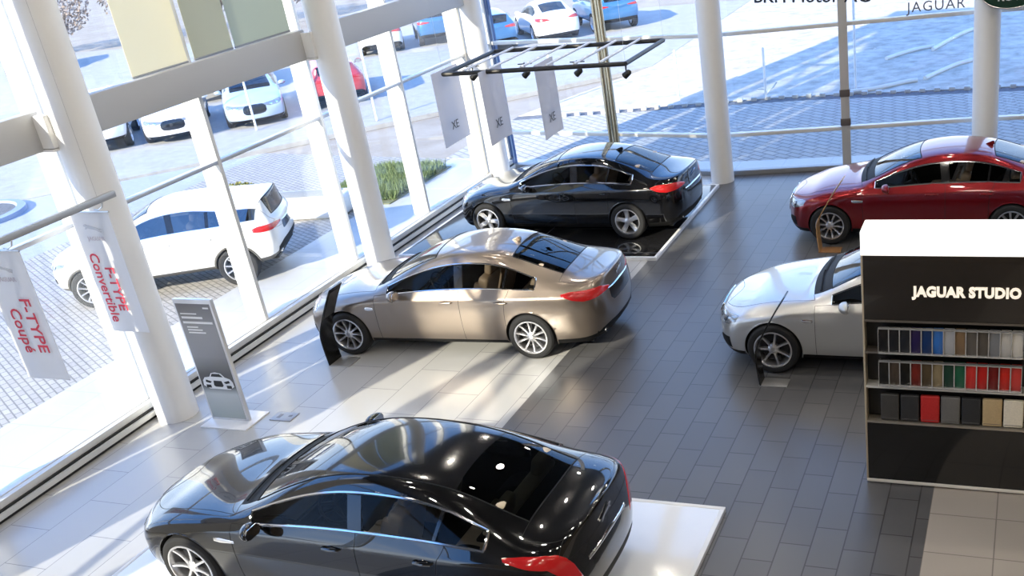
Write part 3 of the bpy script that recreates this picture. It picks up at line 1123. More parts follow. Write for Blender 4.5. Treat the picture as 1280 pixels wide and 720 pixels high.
# ------------------------------------------------------------------ materials of the place
white = mat('white paint', (.82, .82, .81), .5)
col_white = mat('column white', (.88, .88, .87), .42)
beam_grey = mat('beam grey', (.50, .50, .50), .5)
alu = mat('window frame', (.78, .77, .73), .4, .2)
alu_dk = mat('window frame grey', (.32, .33, .34), .4, .4)
alu_sky = mat('window frame sky tint', (.10, .17, .34), .4, .3)  # blue of the reflected sky painted into the frame colour
steel = mat('brushed steel', (.55, .55, .55), .3, .9)
blk = mat('matt black', (.012, .012, .012), .5)
pane = glass_mat('clear pane', (.95, .97, .97), 1.45)
dark_tile = tile_mat('dark floor tile', (.112, .111, .112), (.096, .095, .098), (.040, .040, .041), .62, .31, .31, PI / 2, msize=.007)
light_tile = tile_mat('light floor tile', (.50, .49, .47), (.465, .46, .445), (.26, .26, .26), 1.24, .62, .25, PI / 2, msize=.005)
beige_tile = tile_mat('beige floor tile', (.40, .36, .315), (.385, .345, .30), (.20, .18, .16), .63, .63, .34, 0, offset=0., msize=.006, off=(.18 + .63, .66))


def structure(o):
    o['kind'] = 'structure'
    return o


def sbox(name, lo, hi, m, parent=None, bevel=0., kind=True):
    bm = bmesh.new()
    c = [(a + b) / 2 for a, b in zip(lo, hi)]
    add_box(bm, (0, 0, 0), [b - a for a, b in zip(lo, hi)], bevel)
    o = fin(bm, name, m, parent, loc=c)
    if kind and parent is None:
        o['kind'] = 'structure'
    return o


GX = -11.47                      # the glazed side wall
P3, P4, P5, P6 = (GX, 21.22), (-6.1, 20.28), (-.95, 20.92), (7., 21.3)
H = 9.2

# floor: three tile fields
def slab(name, poly, lo, hi, m):
    bm = bmesh.new()
    add_prism(bm, poly, lo, hi)
    return structure(fin(bm, name, m))


slab('floor', [(GX, -5), (-6.08, -5), (-6.08, 20.28), (GX, 21.22)], -.12, 0, light_tile)
slab('floor', [(-6.08, -5), (-.81, -5), (-.81, 20.93), (-6.08, 20.28)], -.12, 0, dark_tile)
slab('floor', [(-.81, -5), (9, -5), (9, 9.6), (-.81, 9.6)], -.12, 0, beige_tile)
slab('floor', [(-.81, 9.6), (9, 9.6), (9, 21.4), (-.81, 20.93)], -.12, 0, dark_tile)
slab('ceiling', [(GX - .3, -5.2), (9.2, -5.2), (9.2, 21.6), (-.95, 21.2), (-6.1, 20.6), (GX - .3, 21.5)], H, H + .3, mat('dark ceiling', (.07, .07, .07), .7))
warm = mat('brown wall', (.20, .15, .10), .6)
sbox('wall_right', (9, -5, -.12), (9.2, 21.4, H), warm)
sbox('wall_back', (GX, -5.2, -.12), (9.2, -5, H), warm)
sbox('sun_blocker_left', (GX - .25, 2.3, -.12), (GX, 5.6, H), white)  # unseen solid section, added to keep the sun patches narrow

# side wall: mullions, transoms, panes, beams
MY = [-5 + .0, -.9, 2.3]
def curtain(a, b, n, z0=.22, lower=2.89, beam=True, grey=False, idx=[0]):
    """one bay of glass between plan points a and b"""
    idx[0] += 1
    a, b = Vector((a[0], a[1], 0)), Vector((b[0], b[1], 0))
    d = (b - a)
    Ln = d.length
    ang = math.atan2(d.y, d.x)
    root = bpy.data.objects.new('window_%d' % idx[0], None)
    COL.objects.link(root)
    root.location = a
    root.rotation_euler = (0, 0, ang)
    root['kind'] = 'structure'
    return root, Ln


my = [6.87, 9.48, 12.09, 14.70, 17.32, 19.93]
n = 0
for y0, y1 in [(-5, -1.35), (-1.35, 2.3), (5.6, 6.87)] + list(zip(my, my[1:])) + [(19.93, 21.22)]:
    n += 1
    root = structure(empty('window_%d' % n, (GX, (y0 + y1) / 2, 0)))
    hw = (y1 - y0) / 2
    sbox('glass_pane', (-.012, -hw, .2), (.012, hw, H), pane, root)
    sbox('transom', (-.06, -hw, 2.82), (.045, hw, 2.88), mat('transom silver', (.60, .61, .62), .3, .5), root, .01)
    sbox('transom', (-.06, -hw, 6.82), (.045, hw, 6.88), mat('transom silver'), root, .01)
    sbox('sill', (-.10, -hw, .20), (.05, hw, .25), alu, root, .01)
for y in my + [21.1, 5.62, -1.35]:
    bm = bmesh.new()
    add_box(bm, (-.16, 0, H / 2 + .1), (.30, .055, H - .2), .006)
    add_box(bm, (.025, 0, H / 2 + .1), (.05, .075, H - .2), .006, mi=1)
    o = structure(fin(bm, 'mullion', [alu, alu_dk], loc=(GX, y, 0)))

# beams with their column brackets
for y0, y1 in ((5.6, 9.25), (9.72, 14.58), (15.02, 20.0)):
    structure(sbox('beam', (GX + .05, y0, 3.85), (GX + .22, y1, 4.32), beam_grey, None, .012))
cols = [(-11.0, 9.48, .27), (-11.0, 14.80, .26), (-11.3 + .02, 20.2, .25), (-5.96, 19.86, .235), (-.87, 20.35, .235)]
for i, (x, y, r) in enumerate(cols):
    bm = bmesh.new()
    add_lathe(bm, [(r, 0), (r, H)], 40)
    c = structure(fin(bm, 'column', col_white, loc=(x, y, 0)))
    if i < 3:
        bm = bmesh.new()
        for s in (-1, 1):
            add_box(bm, (-.22, s * (r + .015), 4.08), (.30, .10, .40), .01)
            add_box(bm, (-.24, s * (r + .01), 3.855), (.32, .13, .03), .005)
        fin(bm, 'bracket', col_white, c)

# low convector casing along the glass: two white strips with a dark slot
bm = bmesh.new()
y0, y1 = 5.6, 21.0
add_prism(bm, [(GX + .06, 0), (GX + .15, 0), (GX + .15, .05), (GX + .195, .05), (GX + .195, .12), (GX + .14, .12), (GX + .14, .15), (GX + .135, .15), (GX + .135, .235), (GX + .06, .24)], y0, y1, 'Y')
structure(fin(bm, 'baseboard_left', [mat('convector white', (.70, .70, .68), .45)]))
sbox('trim_1', (GX + .1, y0, .122), (GX + .165, y1, .15), blk)
sbox('trim_2', (GX + .1, y0, .0), (GX + .16, y1, .048), blk)

# the far glass wall in three flat facets
for (a, b, mids, fr) in ((P3, P4, ((.548, 'gold'),), 0), (P4, P5, ((.50, 'grey'),), 1), (P5, P6, ((.6, 'grey'),), 1)):
    n += 1
    A, B = Vector((*a, 0)), Vector((*b, 0))
    d = B - A
    Ln = d.length
    root = structure(empty('window_%d' % n, a + (0,), math.atan2(d.y, d.x)))
    sbox('glass_pane', (0, -.012, .05), (Ln, .012, H), pane, root)
    sbox('sill', (0, -.12, 0), (Ln, .05, .10), alu_dk, root, .01)
    for z, mm in ((.80, alu), (2.82, alu), (5.2, alu)):
        sbox('transom', (0, -.08, z), (Ln, .05, z + .075), mm, root, .008)
    for t, kind in mids:
        bm = bmesh.new()
        if kind == 'gold':
            for s in (-.075, .075):
                add_lathe(bm, [(.055, .05), (.055, H)], 20, 'Z', Matrix.Translation((Ln * t + s, -.12, 0)))
            add_box(bm, (Ln * t, -.10, H / 2), (.05, .12, H - .1), .004, mi=1)
            fin(bm, 'mullion', [mat('polished bronze post', (.66, .58, .40), .22, .9), mat('bronze shadow gap', (.10, .08, .05), .4, .5)], root)
        else:
            add_box(bm, (Ln * t, -.07, H / 2), (.17, .14, H - .1), .012)
            m_ = fin(bm, 'mullion', mat('warm grey post', (.66, .64, .60), .4, .3), root)
            for z in (.98, 1.55):
                bm = bmesh.new()
                add_box(bm, (Ln * t, -.075, z), (.20, .17, .14), .01)
                fin(bm, 'clamp', mat('clamp grey', (.14, .12, .11), .4, .3), m_)
    sbox('end_frame', (.02, -.03, 0), (.13, .05, H), alu_sky, root)

# ------------------------------------------------------------------ ceiling lamps
lamp_e = mat('lamp diffuser', (1, 1, 1), .5, emit=(1., .92, .80), emit_s=105.)
k = 0
for x in (-9.0, -5.4, -1.8, 1.8, 5.4):
    for y in (-3, .6, 4.2, 7.8, 11.4, 15.0, 18.6):
        bm = bmesh.new()
        add_lathe(bm, [(.17, 0), (.20, -.015), (.20, .0), (.17, .02)], 24, close=True)
        o = fin(bm, 'ceiling_lamp', steel, loc=(x, y, H - .005))
        tag(o, 'round recessed ceiling spotlight in the white ceiling above the showroom', 'lamp', 'ceiling spotlights')
        bm = bmesh.new()
        add_lathe(bm, [(.0005, -.004), (.17, -.004), (.17, .0), (.0005, .0)], 20)
        fin(bm, 'lamp_diffuser', lamp_e, o)

# ------------------------------------------------------------------ outside ground
Z0 = -.10
def ground(name, poly, z, m, th=.05):
    bm = bmesh.new()
    add_prism(bm, poly, z - th, z)
    return structure(fin(bm, name, m))


ground('field', [(-220, -120), (200, -120), (200, 260), (-220, 260)], Z0 - .16, noise_mat('rough dry field', (.30, .25, .19), (.42, .37, .31), .6, .95, 12, .4, lo=.3, hi=.7), .3)
cob = tile_mat('cobble paving', (.42, .40, .37), (.36, .34, .32), (.20, .19, .18), .22, .11, .8, .5, msize=.012, bump=.6)
ground('pavement', [(-13.75, -30), (GX - .03, -30), (GX - .03, 21.4), (-13.75, 22.4)], Z0 + .03, tile_mat('smooth pale paving', (.50, .49, .47), (.47, .46, .45), (.36, .35, .34), 1.2, .6, .7, PI / 2), .15)
ground('cobbled_yard', [(-20.5, -30), (-13.75, -30), (-13.75, 22.4), (-20.5, 23.5)], Z0, cob, .15)
ground('asphalt_road', [(-26.0, -30), (-20.5, -30), (-20.5, 23.5), (-26.0, 19)], Z0 - .01, noise_mat('pale asphalt', (.33, .35, .38), (.38, .40, .43), 8, .9), .15)
ground('parking_lot', [(-60, -30), (-26.0, -30), (-26, 19), (-12, 33), (-12, 47), (-60, 47)], Z0 - .01, noise_mat('parking asphalt', (.36, .35, .34), (.43, .42, .40), 3, .9), .14)
ground('pavement', [(-13.6, 22.4), (-11.0, 21.35), (-6.1, 20.4), (-.95, 21.0), (12, 21.6), (12, 22.4), (-.95, 22.0), (-6.1, 21.5)], Z0 + .02, tile_mat('smooth pale paving'  , (.5, .5, .5), (.5, .5, .5), (.3, .3, .3), 1, 1), .15)
ground('pavement', [(-14, 22.5), (-6.1, 21.5), (-.95, 22.0), (12, 22.4), (12, 27.2), (-6, 27.1), (-14, 26.2)], Z0, tile_mat('block paving', (.50, .47, .43), (.45, .42, .385), (.27, .255, .24), .40, .20, .8, R(38), msize=.022, bump=.6), .15)
ground('asphalt_road', [(-14, 26.2), (-6, 27.1), (12, 27.2), (12, 27.75), (-6, 27.65), (-14, 26.75)], Z0 - .03, noise_mat('gutter asphalt', (.12, .12, .13), (.18, .18, .19), 8, .9), .12)
field_n = noise_mat('tufted waste ground', (.42, .375, .32), (.66, .60, .52), 2.2, .95, 14, .8, lo=.36, hi=.62)
ground('field', [(-14, 26.8), (-6, 27.7), (14, 27.8), (30, 60), (-12, 60), (-12, 33)], Z0 - .02, field_n, .1)

# kerb stones beyond the far pavement: each a block
def kerb_row(pts, ln, gap, m, label, group, h=.10, wd=.14, name='kerb_stone', cat='kerb stone'):
    bm = bmesh.new()
    add_box(bm, (0, 0, h / 2), (ln, wd, h), .015)
    first = fin(bm, name, m)
    k = 0
    for (a, b) in zip(pts, pts[1:]):
        a, b = Vector(a), Vector(b)
        d = b - a
        cnt = int(d.length / (ln + gap))
        for q in range(cnt):
            o = first if k == 0 else first.copy()
            if k:
                COL.objects.link(o)
            k += 1
            p = a + d * ((q + .5) / cnt)
            o.location = (p.x, p.y, p.z)
            o.rotation_euler = (0, 0, math.atan2(d.y, d.x))
            tag(o, label, cat, group)


kerb_m = mat('kerb concrete', (.62, .60, .56), .8)
kerb_row([(-12.6, 26.45, Z0 - .03), (-6.6, 27.55, Z0 - .03), (2.6, 27.72, Z0 - .03)], .15, .21, kerb_m, 'small pale kerb stone in the dotted row beyond the far paving', 'kerb stones beyond the far paving')
kerb_row([(-12.3, 24.75, Z0 - .01), (-6.4, 24.55, Z0 - .01)], .12, .16, kerb_m, 'small pale stud set in the shaded block paving behind the black saloon', 'studs in the far paving', .02, .12, 'paving_stud', 'paving stud')

# white posts
post_m = mat('white post', (.85, .85, .83), .5)
def post(p, h, label, r=.035, arm=False):
    bm = bmesh.new()
    add_lathe(bm, [(r, 0), (r, h), (r * .6, h + .02)], 12)
    o = fin(bm, 'marker_post', post_m, loc=p)
    tag(o, label, 'post', 'white posts outside')
    if arm:
        bm = bmesh.new()
        add_tube(bm, [(0, 0, .12), (.22, .05, .30), (.30, .08, .42)], .025, 8)
        add_box(bm, (-.12, 0, .26), (.18, .03, .03), .005)
        fin(bm, 'post_arm', post_m, o)
    return o


post((-6.9, 27.75, Z0 - .05), 1.35, 'thin white post with a short arm beside the dotted kerb', arm=True)
post((-4.55, 28.3, Z0 - .05), 2.4, 'thin white post seen just right of the grey far window post')
post((-13.4, 28.1, Z0 - .05), 1.5, 'thin white post on waste ground between two hanging white banners')
post((-9.45, 27.9, Z0 - .05), 1.4, 'thin white post on waste ground left of the round far column')
post((-24.7, 25.4, Z0), 1.9, 'white post in front of the white car parked second from the left')
post((-23.0, 26.3, Z0), 2.5, 'tall white post in front of the pale blue parked car')
post((-18.9, 26.9, Z0), 3.0, 'tall white post in front of the red parked car')

# curved glass reflections, built as pale tubes lying on the waste ground
for pts, lab in (([(-4.6, 27.75), (-4.0, 28.0), (-3.3, 28.6), (-2.98, 28.75)], 'lower left of the pale strips standing for curved glass reflections on the waste ground'),
                 ([(-2.8, 28.95), (-2.5, 29.7), (-2.0, 30.7), (-1.3, 31.4)], 'lower right of the pale strips standing for curved glass reflections, ending behind the right column'),
                 ([(-4.2, 31.9), (-3.8, 32.6), (-3.4, 33.1), (-2.95, 33.4)], 'upper left of the pale strips standing for curved glass reflections on the waste ground'),
                 ([(-2.95, 32.9), (-2.6, 34.2), (-2.2, 35.4), (-1.5, 36.6)], 'upper right of the pale strips standing for curved glass reflections, reaching the right column')):
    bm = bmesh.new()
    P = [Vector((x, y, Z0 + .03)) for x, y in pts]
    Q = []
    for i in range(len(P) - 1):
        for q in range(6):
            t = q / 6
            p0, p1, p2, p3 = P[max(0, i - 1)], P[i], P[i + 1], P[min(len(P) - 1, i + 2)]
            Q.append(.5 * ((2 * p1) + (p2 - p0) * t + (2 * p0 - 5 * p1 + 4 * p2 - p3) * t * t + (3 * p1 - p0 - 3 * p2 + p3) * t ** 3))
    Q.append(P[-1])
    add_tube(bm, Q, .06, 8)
    tag(fin(bm, 'reflection_strip', mat('pale reflection', (.85, .80, .72), .6)), lab, 'reflection strip', 'pale curved reflections')

# planted bed with grass and a bush behind the white car
ground('planting_bed', [(-15.4, 18.75), (-13.35, 18.75), (-13.35, 21.6), (-16.0, 21.6)], Z0 + .05, noise_mat('bed soil', (.13, .14, .07), (.22, .22, .12), 6, .95), .1)


def grass(name, lo, hi, cnt, h, cols_, label, z):
    bm = bmesh.new()
    for q in range(cnt):
        y = random.uniform(lo[1], hi[1])
        x = random.uniform(max(lo[0], -15.3), hi[0])
        a = random.uniform(0, PI)
        hh = h * random.uniform(.5, 1.2)
        dx, dy = .02 * math.cos(a), .02 * math.sin(a)
        lx, ly = random.uniform(-.12, .12), random.uniform(-.12, .12)
        v = [bm.verts.new(p) for p in ((x - dx, y - dy, z), (x + dx, y + dy, z), (x + lx + dx * .3, y + ly, z + hh))]
        f = bm.faces.new(v)
        f.material_index = random.randrange(len(cols_))
    me = bpy.data.meshes.new(name)
    bm.to_mesh(me)
    bm.free()
    o = link_mesh(name, me, cols_)
    tag(o, label, 'grass', kind='stuff')


g1, g2, g3 = mat('grass green', (.16, .22, .09), .8), mat('grass light', (.30, .34, .16), .8), mat('grass straw', (.40, .36, .18), .8)
grass('ornamental_grass', (-15.8, 19.0), (-13.4, 21.5), 9000, .22, [g1, g1, g2, g3], 'green and straw coloured grasses in the bed outside the side window', Z0 + .05)


def leafy(name, loc, rx, ry, rz, cnt, cols_, label, cat, size=.09, trunk=None):
    root = empty(name, loc)
    tag(root, label, cat)
    bm = bmesh.new()
    for q in range(cnt):
        while True:
            p = Vector((random.uniform(-1, 1), random.uniform(-1, 1), random.uniform(-1, 1)))
            if p.length < 1:
                break
        p = p * (p.length ** -.35 if p.length > .05 else 1)
        if p.length > 1:
            p.normalize()
        c = Vector((p.x * rx, p.y * ry, rz * 1.05 + p.z * rz)) + Vector((0, 0, trunk or 0))
        n_ = Vector((random.gauss(0, 1), random.gauss(0, 1), random.gauss(.6, 1))).normalized()
        t = n_.orthogonal().normalized()
        u = n_.cross(t)
        s = size * random.uniform(.6, 1.3)
        vsx = [bm.verts.new(c + t * a * s + u * b * s * .55) for a, b in ((-1, 0), (0, -1), (1, 0), (0, 1))]
        f = bm.faces.new(vsx)
        f.material_index = random.randrange(len(cols_))
    me = bpy.data.meshes.new('foliage')
    bm.to_mesh(me)
    bm.free()
    link_mesh('foliage', me, cols_, root)
    bm = bmesh.new()
    for q in range(7):
        a = 2 * PI * q / 7
        t0 = trunk or 0
        add_tube(bm, [(0, 0, -.02), (.03 * math.cos(a), .03 * math.sin(a), t0 * .8 + .05), (rx * .5 * math.cos(a), ry * .5 * math.sin(a), t0 + rz * 1.1)], [size * (1.2 if trunk else .25), size * (.8 if trunk else .2), size * .15], 6)
    fin(bm, 'stem', mat('bark', (.16, .12, .09), .9), root)
    return root


b1, b2_, b3_ = mat('bush olive', (.28, .27, .08), .8), mat('bush yellow', (.48, .42, .14), .8), mat('bush green', (.15, .20, .07), .8)
leafy('low_bush', (-16.95, 18.2, Z0), .62, .55, .36, 2600, [b1, b2_, b3_], 'yellow green bush behind the tail of the white car outside', 'bush', .04)
tree_c = [mat('bare tree brown', (.30, .24, .20), .9), mat('bare tree grey', (.36, .32, .29), .9), mat('bare tree green', (.22, .22, .14), .9)]
for q, (px_, py_, h_) in enumerate(((-66, 52, 3.6), (-62, 54.5, 3.2), (-58.5, 57, 3.8), (-54.5, 59, 3.4), (-50.5, 60.5, 3.2), (-46.5, 63, 3.6), (-42, 65, 3.4))):
    leafy('bare_tree', (px_ + 9, py_ - 7.5, Z0), 1.9, 1.9, h_ / 2, 1500, tree_c, ['brownish winter tree at the left end of the distant tree row', 'second tree from the left in the distant winter tree row', 'third tree from the left in the distant winter tree row', 'middle tree of the distant winter tree row', 'third tree from the right in the distant winter tree row', 'second tree from the right in the distant winter tree row', 'rightmost tree of the distant winter tree row'][q], 'tree', .11, .8)['group'] = 'distant winter trees'

pl = empty('concrete_planter', (-15.1, 18.15, Z0), R(8))
tag(pl, 'low pale planter outside, mostly hidden behind the second column', 'planter')
bm = bmesh.new()
add_box(bm, (0, 0, .24), (2.1, .85, .48), .16, seg=4)
fin(bm, 'tub', mat('planter white', (.80, .82, .84), .6), pl)
bm = bmesh.new()
add_box(bm, (0, 0, .475), (1.7, .5, .04), .01)
fin(bm, 'soil', mat('planter soil', (.30, .30, .28), .9), pl)

# round planted island in the road, far left
bm = bmesh.new()
add_lathe(bm, [(1.5, -.02), (1.5, .10), (1.3, .12), (1.25, .06)], 32, close=True)
o = tag(fin(bm, 'round_planter', mat('bluish kerb', (.30, .36, .48), .7), loc=(-25.6, 17.8, Z0)), 'round kerbed island in the road at the far left outside', 'traffic island')
bm = bmesh.new()
add_lathe(bm, [(.001, .09), (.7, .10), (1.27, .06), (.001, .0)], 24)
fin(bm, 'gravel_fill', noise_mat('dark gravel', (.12, .12, .12), (.22, .22, .21), 20, .95), o)
# ------------------------------------------------------------------ cars on show
def paint(name, c, rough=.28, metal=.75, coat=1.):
    return mat(name, c, rough, metal, coat, .02)


blackp = mat('black car paint', (.002, .002, .0025), .2, 0, 1., .012, spec=.1)
blackp.node_tree.nodes['Principled BSDF'].inputs['Coat IOR'].default_value = 1.75
bronze = paint('bronze car paint', (.27, .222, .182), .30, .80)
redp = paint('dark red car paint', (.22, .004, .008), .28, .65)
silverp = paint('silver car paint', (.60, .60, .59), .30, .70)
whitep = paint('white car paint', (.86, .86, .86), .3, 0)
greyl = mat('grey leather', (.38, .34, .30), .5)

def place(spec, x, y, z, yaw, p, name, label, **kw):
    return build_car(name, label, spec, (x, y, z), R(yaw), p, **kw)[0]


place(variant(XJ, leather=mat('sand leather', (.62, .52, .38), .5)), -5.98, 7.0, .05, 178.6, blackp, 'saloon_car', 'large black saloon with black glass roof on the white platform, nearest the camera')
place(XF, -7.88, 12.5, 0, 182.9, bronze, 'saloon_car', 'bronze metallic saloon parked on the pale tiles behind the nearest black saloon')
place(variant(XE, style='wide', spokes=5, trim_r=.018), -8.0, 17.22, .06, 178.9, blackp, 'saloon_car', 'black saloon with five spoke wheels on the black platform under the hanging frame')
place(variant(XE, spokes=10, trim_r=.014, fin_mat=redp), -1.58, 17.15, 0, 180.5, redp, 'saloon_car', 'dark red metallic saloon near the far glass wall, beyond the swatch wall')
place(variant(XF, spokes=7, style='double'), -1.40, 12.5, 0, 180, silverp, 'saloon_car', 'silver saloon half hidden behind the swatch wall')
place(variant(SUV, glass=('blue reflecting glass', (.30, .34, .38), 2.6), sill_mat=mat('cladding grey', (.10, .095, .085), .6), lip=.022, lip_mat=mat('cladding grey')), -15.3, 14.42, Z0, 206.5, whitep, 'suv_car', 'white compact off-road car parked on the cobbles outside the side window')

# cars parked outside, far off
HATCH = variant(SUV, zmap=lerp_map([(0, .05), (.19, .22), (.25, .28), (.48, .50), (.70, .72), (.90, .90), (1.0, .98), (1.25, 1.26), (1.467, 1.50)]), over={k: (v[0], v[1], v[2] * .915) for k, v in _ev.items()}, wr=.33, ar=.37, rim=.22,
                tail=(SUV['tail'][0], SUV['tail'][1], [(u, a * .9, b * .93) for u, a, b in SUV['tail'][2]]), head=(SUV['head'][0], SUV['head'][1], [(u, a * .85, b * .87) for u, a, b in SUV['head'][2]]),
                grille=[(u, a * .82, b * .86) for u, a, b in SUV['grille']], mirror=(.52, 1.04, 1.04))
bluep = paint('blue car paint', (.05, .20, .42), .3, .5)
pale = paint('pale blue car paint', (.52, .62, .72), .3, .3)
redo = paint('bright red car paint', (.55, .05, .05), .3, .2)
greyo = paint('light grey car paint', (.62, .63, .65), .3, .4)
for spec, x, y, yaw, p, lab in (
        (SUV, -28.45, 25.5, -50, whitep, 'white car at the left end of the parked row, mostly hidden by the left column'),
        (XF, -26.7, 27.0, -50, whitep, 'white low car with a dark grille, second in the parked row below the beam'),
        (XF, -24.8, 28.6, -50, pale, 'pale blue car facing the showroom in the parked row outside'),
        (SUV, -29.6, 32.6, -50, pale, 'pale blue tall car parked behind the white ones outside'),
        (HATCH, -23.0, 30.7, 130, redo, 'red hatchback parked outside behind the second column'),
        (HATCH, -27.4, 40.6, 125, whitep, 'white hatchback with red tail lamps parked outside below the beam'),
        (SUV, -25.35, 42.1, 125, bluep, 'blue tall car parked beyond the white hatchback outside'),
        (HATCH, -21.4, 39.4, 128, bluep, 'blue hatchback parked outside just right of the corner column'),
        (XF, -19.4, 41.0, 128, whitep, 'white saloon parked outside between two blue cars'),
        (SUV, -17.3, 42.4, 128, bluep, 'blue estate car with pale roof parked outside left of the bronze post'),
        (SUV, -48.5, 40.5, -50, bluep, 'bluish car parked far off at the left edge outside')):
    place(spec, x, y, Z0 - .01, yaw, p, 'parked_car', lab, simple=True, group='cars parked outside')

# ------------------------------------------------------------------ platforms
def plate(name, lo, hi, m, edge, label, cat):
    bm = bmesh.new()
    c = [(a + b) / 2 for a, b in zip(lo, hi)]
    s = [b - a for a, b in zip(lo, hi)]
    add_box(bm, (0, 0, 0), s, .004)
    o = tag(fin(bm, name, m, loc=c), label, cat)
    bm = bmesh.new()
    t, h = .05, s[2] + .004
    for sx, sy, w_, d_ in ((0, 1, s[0] + 2 * t, t), (0, -1, s[0] + 2 * t, t), (1, 0, t, s[1]), (-1, 0, t, s[1])):
        add_box(bm, (sx * (s[0] + t) / 2, sy * (s[1] + t) / 2, 0), (w_, d_, h), .003)
    fin(bm, 'edge_trim', edge, o)
    return o


plate('display_platform', (-8.9, 5.45, .0), (-2.88, 8.44, .05), mat('white gloss board', (.84, .84, .83), .12, 0, .5), mat('platform edge white', (.8, .8, .78), .3), 'glossy white display platform under the nearest black saloon', 'platform')
plate('display_platform', (-11.0, 15.46, .0), (-5.97, 19.4, .06), tile_mat('black gloss board', (.012, .012, .013), (.012, .012, .013), (.12, .12, .12), 1.2, 40., .10, PI / 2, msize=.012, bump=0.), mat('platform edge bright', (.82, .82, .82), .3), 'glossy black display platform with a white edge under the far black saloon', 'platform')

# ------------------------------------------------------------------ swatch wall
sw = empty('swatch_wall', (-1.49, 9.24, 0))
tag(sw, 'black paint and leather swatch wall with a white lit header at the right', 'display stand')
gloss = mat('stand gloss black', (.008, .0075, .007), .10, 0, .4)
W_ = 3.4
D_ = .34


def sp(name, lo, hi, m, par=None, bevel=.004):
    return sbox(name, lo, hi, m, par or sw, bevel, False)


sp('carcass', (.02, .14, .06), (W_, D_, 2.54), gloss)
sp('side_panel', (0, 0, .06), (.02, D_, 2.56), mat('stand edge gold', (.62, .52, .38), .35, .4))
sp('header_box', (0, 0, 2.56), (W_, D_, 2.80), mat('lit header white', (.9, .89, .86), .4, emit=(1, .97, .9), emit_s=.75), bevel=.012)
sp('front_panel', (.02, .0, 1.895), (W_, .14, 2.56), mat('stand dark brown', (.020, .015, .011), .25, 0, .3))
sp('lower_panel', (.02, .0, .06), (W_, .14, .74), gloss)
sp('plinth', (0, 0, .02), (W_, D_, .06), mat('stand plinth cream', (.85, .80, .70), .4))
sp('plinth_base', (.1, .06, 0), (W_, D_ - .04, .02), mat('plinth recess', (.2, .1, .04), .5))
for z, m_, th in ((1.875, mat('shelf bronze', (.22, .19, .16), .3, .7), .02), (1.53, mat('shelf bronze'), .02), (1.145, mat('shelf pale', (.75, .72, .66), .3, .4), .022), (.74, mat('shelf dim', (.40, .36, .30), .3, .6), .018)):
    sp('shelf', (.02, -.01, z), (W_, .14, z + th), m_)
sp('shelf_back', (.02, .13, .76), (W_, .14, 1.875), mat('stand recess black', (.01, .01, .01), .3))
cream = mat('cream lettering', (.92, .84, .70), .4, emit=(1, .9, .75), emit_s=.35)
t = text_obj('lettering', 'JAGUAR STUDIO', .138, cream, sw, (.968, -.006, 2.20), (PI / 2, 0, 0), .006, bold=.007, spacing=1.06)
t.scale = (.885, 1, 1)

# paint samples: bowed panels standing in two rows
row1 = [('black', (.006, .006, .008)), ('blue black', (.008, .010, .016)), ('charcoal blue', (.012, .016, .024)), ('deep violet', (.020, .010, .085)), ('dark blue', (.006, .040, .16)), ('bright blue', (.04, .19, .62)), ('silver', (.52, .53, .56)), ('bronze brown', (.27, .17, .09)), ('grey brown', (.14, .125, .11)), ('taupe', (.11, .095, .08)), ('cool grey', (.26, .27, .29)), ('pale silver', (.66, .64, .60)), ('cream white', (.84, .80, .72))]
row2 = [('jet black', (.010, .010, .009)), ('dark umber', (.075, .055, .04)), ('solid black', (.004, .004, .004)), ('maroon', (.20, .018, .012)), ('dark bronze', (.10, .07, .035)), ('gold beige', (.32, .25, .14)), ('racing green', (.010, .055, .035)), ('emerald green', (.012, .13, .065)), ('bright red', (.72, .035, .030)), ('scarlet', (.62, .015, .012)), ('dark red', (.20, .006, .006)), ('signal red', (.66, .02, .012)), ('coral red', (.74, .06, .05))]
frame_m = mat('sample frame', (.75, .75, .74), .25, .7)


def sample(i, row, z, cname, c):
    x = -1.49 + .155 + i * .1025
    root = empty('paint_sample', (x + .05, 9.24, z))
    tag(root, '%s glossy paint sample on the %s shelf of the swatch wall' % (cname, row), 'paint sample', 'paint samples on the %s shelf' % row)
    bm = bmesh.new()
    N = 12
    prof = []
    for q in range(N + 1):
        a = R(-58 + 116 * q / N)
        prof.append((.050 * (2 * q / N - 1) * .9, math.cos(a)))
    rows_ = []
    for k in range(9):
        tt = k / 8
        yb = -.012 - .035 * math.sin(PI * min(1, .15 + tt * .85))
        rows_.append([bm.verts.new((px_, yb - .012 * (cz - .5), .018 + .245 * tt)) for px_, cz in prof])
    for A, B in zip(rows_, rows_[1:]):
        for q in range(N):
            bm.faces.new((A[q], A[q + 1], B[q + 1], B[q]))
    back = [[bm.verts.new((px_, .04, .018 + .245 * k)) for px_ in (-.045, .045)] for k in (0, 1)]
    bm.faces.new((back[0][0], back[1][0], back[1][1], back[0][1]))
    bm.faces.new([rows_[0][0], rows_[0][N], back[0][1], back[0][0]])
    bm.faces.new([rows_[-1][0], rows_[-1][N], back[1][1], back[1][0]])
    bm.faces.new([r_[0] for r_ in rows_] + [back[1][0], back[0][0]])
    bm.faces.new([r_[N] for r_ in rows_] + [back[1][1], back[0][1]])
    fin(bm, 'painted_panel', mat('sample ' + cname, tuple(v * .8 for v in c), .3, .2, .5, .03, spec=.3), root, 50)
    bm = bmesh.new()
    for s in (-1, 1):
        add_box(bm, (s * .049, -.02, .14), (.005, .07, .265), .001)
    add_box(bm, (0, -.02, .010), (.1, .07, .016), .003)
    add_box(bm, (0, -.02, .268), (.1, .05, .006), .001)
    fin(bm, 'sample_frame', frame_m, root)


